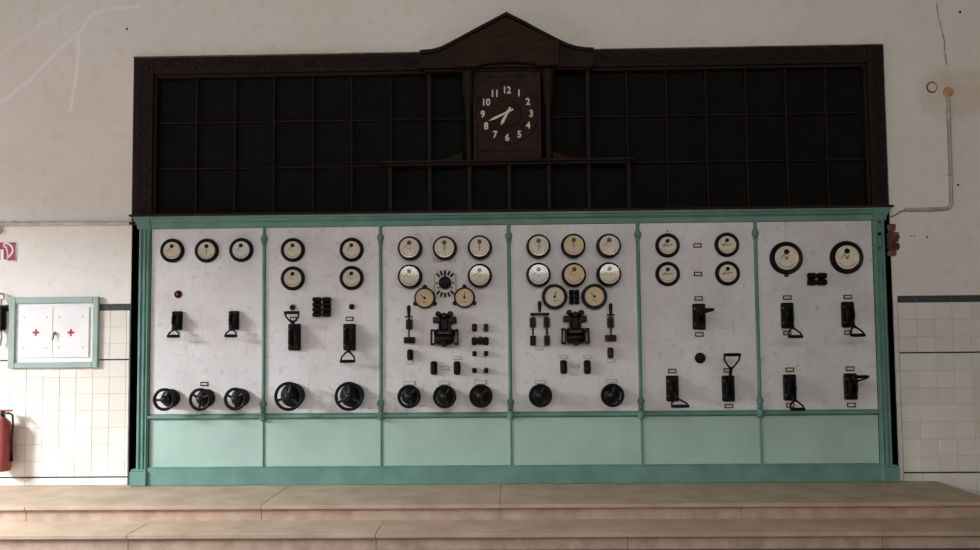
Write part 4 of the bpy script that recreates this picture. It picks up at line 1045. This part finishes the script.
# ------------------------------------------------------------------ conduits
pz = avz(-0.02, (10, 223.5), (125, 223.5))
xa = RX0+0.02; xb_ = at(130, 223, -0.02).x
cd = thing('wall_conduit', (xb_, 0, pz), 'horizontal white painted conduit along the left plaster wall', 'pipe')
def zc_(px): return at(px, 223.2+0.0*px, -0.02).z-pz
MB().tube([(xa-xb_, -0.020, zc_(0)), (at(60, 223, -0.02).x-xb_, -0.020, zc_(60)), (0, -0.020, zc_(130))], 0.0205, 10).build('pipe', M['pipe'], cd)
for px in (14, 72, 118):
    MB().box(at(px, 223, -0.02).x-xb_-0.012, at(px, 223, -0.02).x-xb_+0.012, -0.040, 0.0, zc_(px)-0.022, zc_(px)+0.022, 0.004).build('clip', M['pipe'], cd)
MB().tube([(-0.01, -0.020, zc_(130)), (0.05, -0.022, zc_(130)-0.01), (0.10, -0.01, zc_(130)-0.03)], 0.012, 8).build('cable_end', M['bronze'], cd)
MB().tube([(at(0, 224, -0.02).x-xb_-0.03, -0.02, -0.01), (at(2, 228, -0.02).x-xb_, -0.02, -0.055), (at(0, 233, -0.02).x-xb_-0.01, -0.02, -0.09)], 0.010, 8).build('cable_loop', M['rope'], cd)
pts = [(897, 209.8), (905, 209.6), (925, 209.4), (944, 208.8), (949, 207.6), (951.2, 204), (951.0, 180), (950, 150), (949, 120), (948.2, 99), (947, 96), (945.5, 94)]
q0 = at(949, 150, -0.018)
c2 = thing('bent_conduit', (q0.x, 0, at(949, 208, -0.018).z), 'grey painted conduit bending up the plaster wall at the right', 'pipe')
bz = at(949, 208, -0.018).z
loc = [at(a, b_, -0.018) for a, b_ in pts[1:]]
MB().tube([(v.x-q0.x, -0.018, v.z-bz) for v in loc], [0.0165]*(len(loc)-2)+[0.012, 0.008], 10).build('pipe', M['piped'], c2)
w_ = [at(a, b_, -0.018) for a, b_ in ((906, 209.6), (900, 211.5), (895, 215.2), (889, 217))]
MB().tube([(v.x-q0.x, -0.016, v.z-bz) for v in w_], 0.006, 8).build('wire', M['rope'], c2)
for px, py in ((930, 209.2), (950.6, 175), (949, 120)):
    v = at(px, py, -0.018); MB().box(v.x-q0.x-0.010, v.x-q0.x+0.010, -0.036, -0.002, v.z-bz-0.020, v.z-bz+0.020, 0.004).build('clip', M['piped'], c2) if px < 940 else MB().box(v.x-q0.x-0.020, v.x-q0.x+0.020, -0.036, -0.002, v.z-bz-0.010, v.z-bz+0.010, 0.004).build('clip', M['piped'], c2)
M['stain_cap'] = mat('stained_cap', (206, 168, 124), (190, 148, 104), scale=20, rough=0.7)
v = at(932, 87.3); t = thing('wall_outlet', (v.x, 0, v.z), 'round empty outlet with dark ring on the stained plaster', 'outlet')
MB().lathe([(0, 0.004), (0.036, 0.004), (0.038, 0.008), (0.046, 0.008), (0.048, 0.0)], seg=28).build('rim', M['tan_edge'], t)
MB().lathe([(0, 0.003), (0.0365, 0.003), (0.0365, 0.005), (0, 0.005)], (0, 0, 0), seg=24).build('plaster_fill', M['plaster'], t)
MB().tube([(0.047*math.cos(a), -0.004, 0.047*math.sin(a)) for a in [math.radians(60+240*k/20) for k in range(21)]], 0.005, 6).build('dark_ring', M['pit'], t)
v = at(948, 92); t = thing('conduit_outlet', (v.x, 0, v.z), 'round rust-stained cap at the top of the bent conduit', 'outlet')
MB().lathe([(0, 0), (0.046, 0), (0.046, 0.010), (0.038, 0.016), (0, 0.018)], seg=28).build('cap', M['stain_cap'], t)
MB().cyl((0, -0.017, 0), 0.012, 0.006, seg=14, b=0.002).build('centre_screw', M['stain_cap'], t)
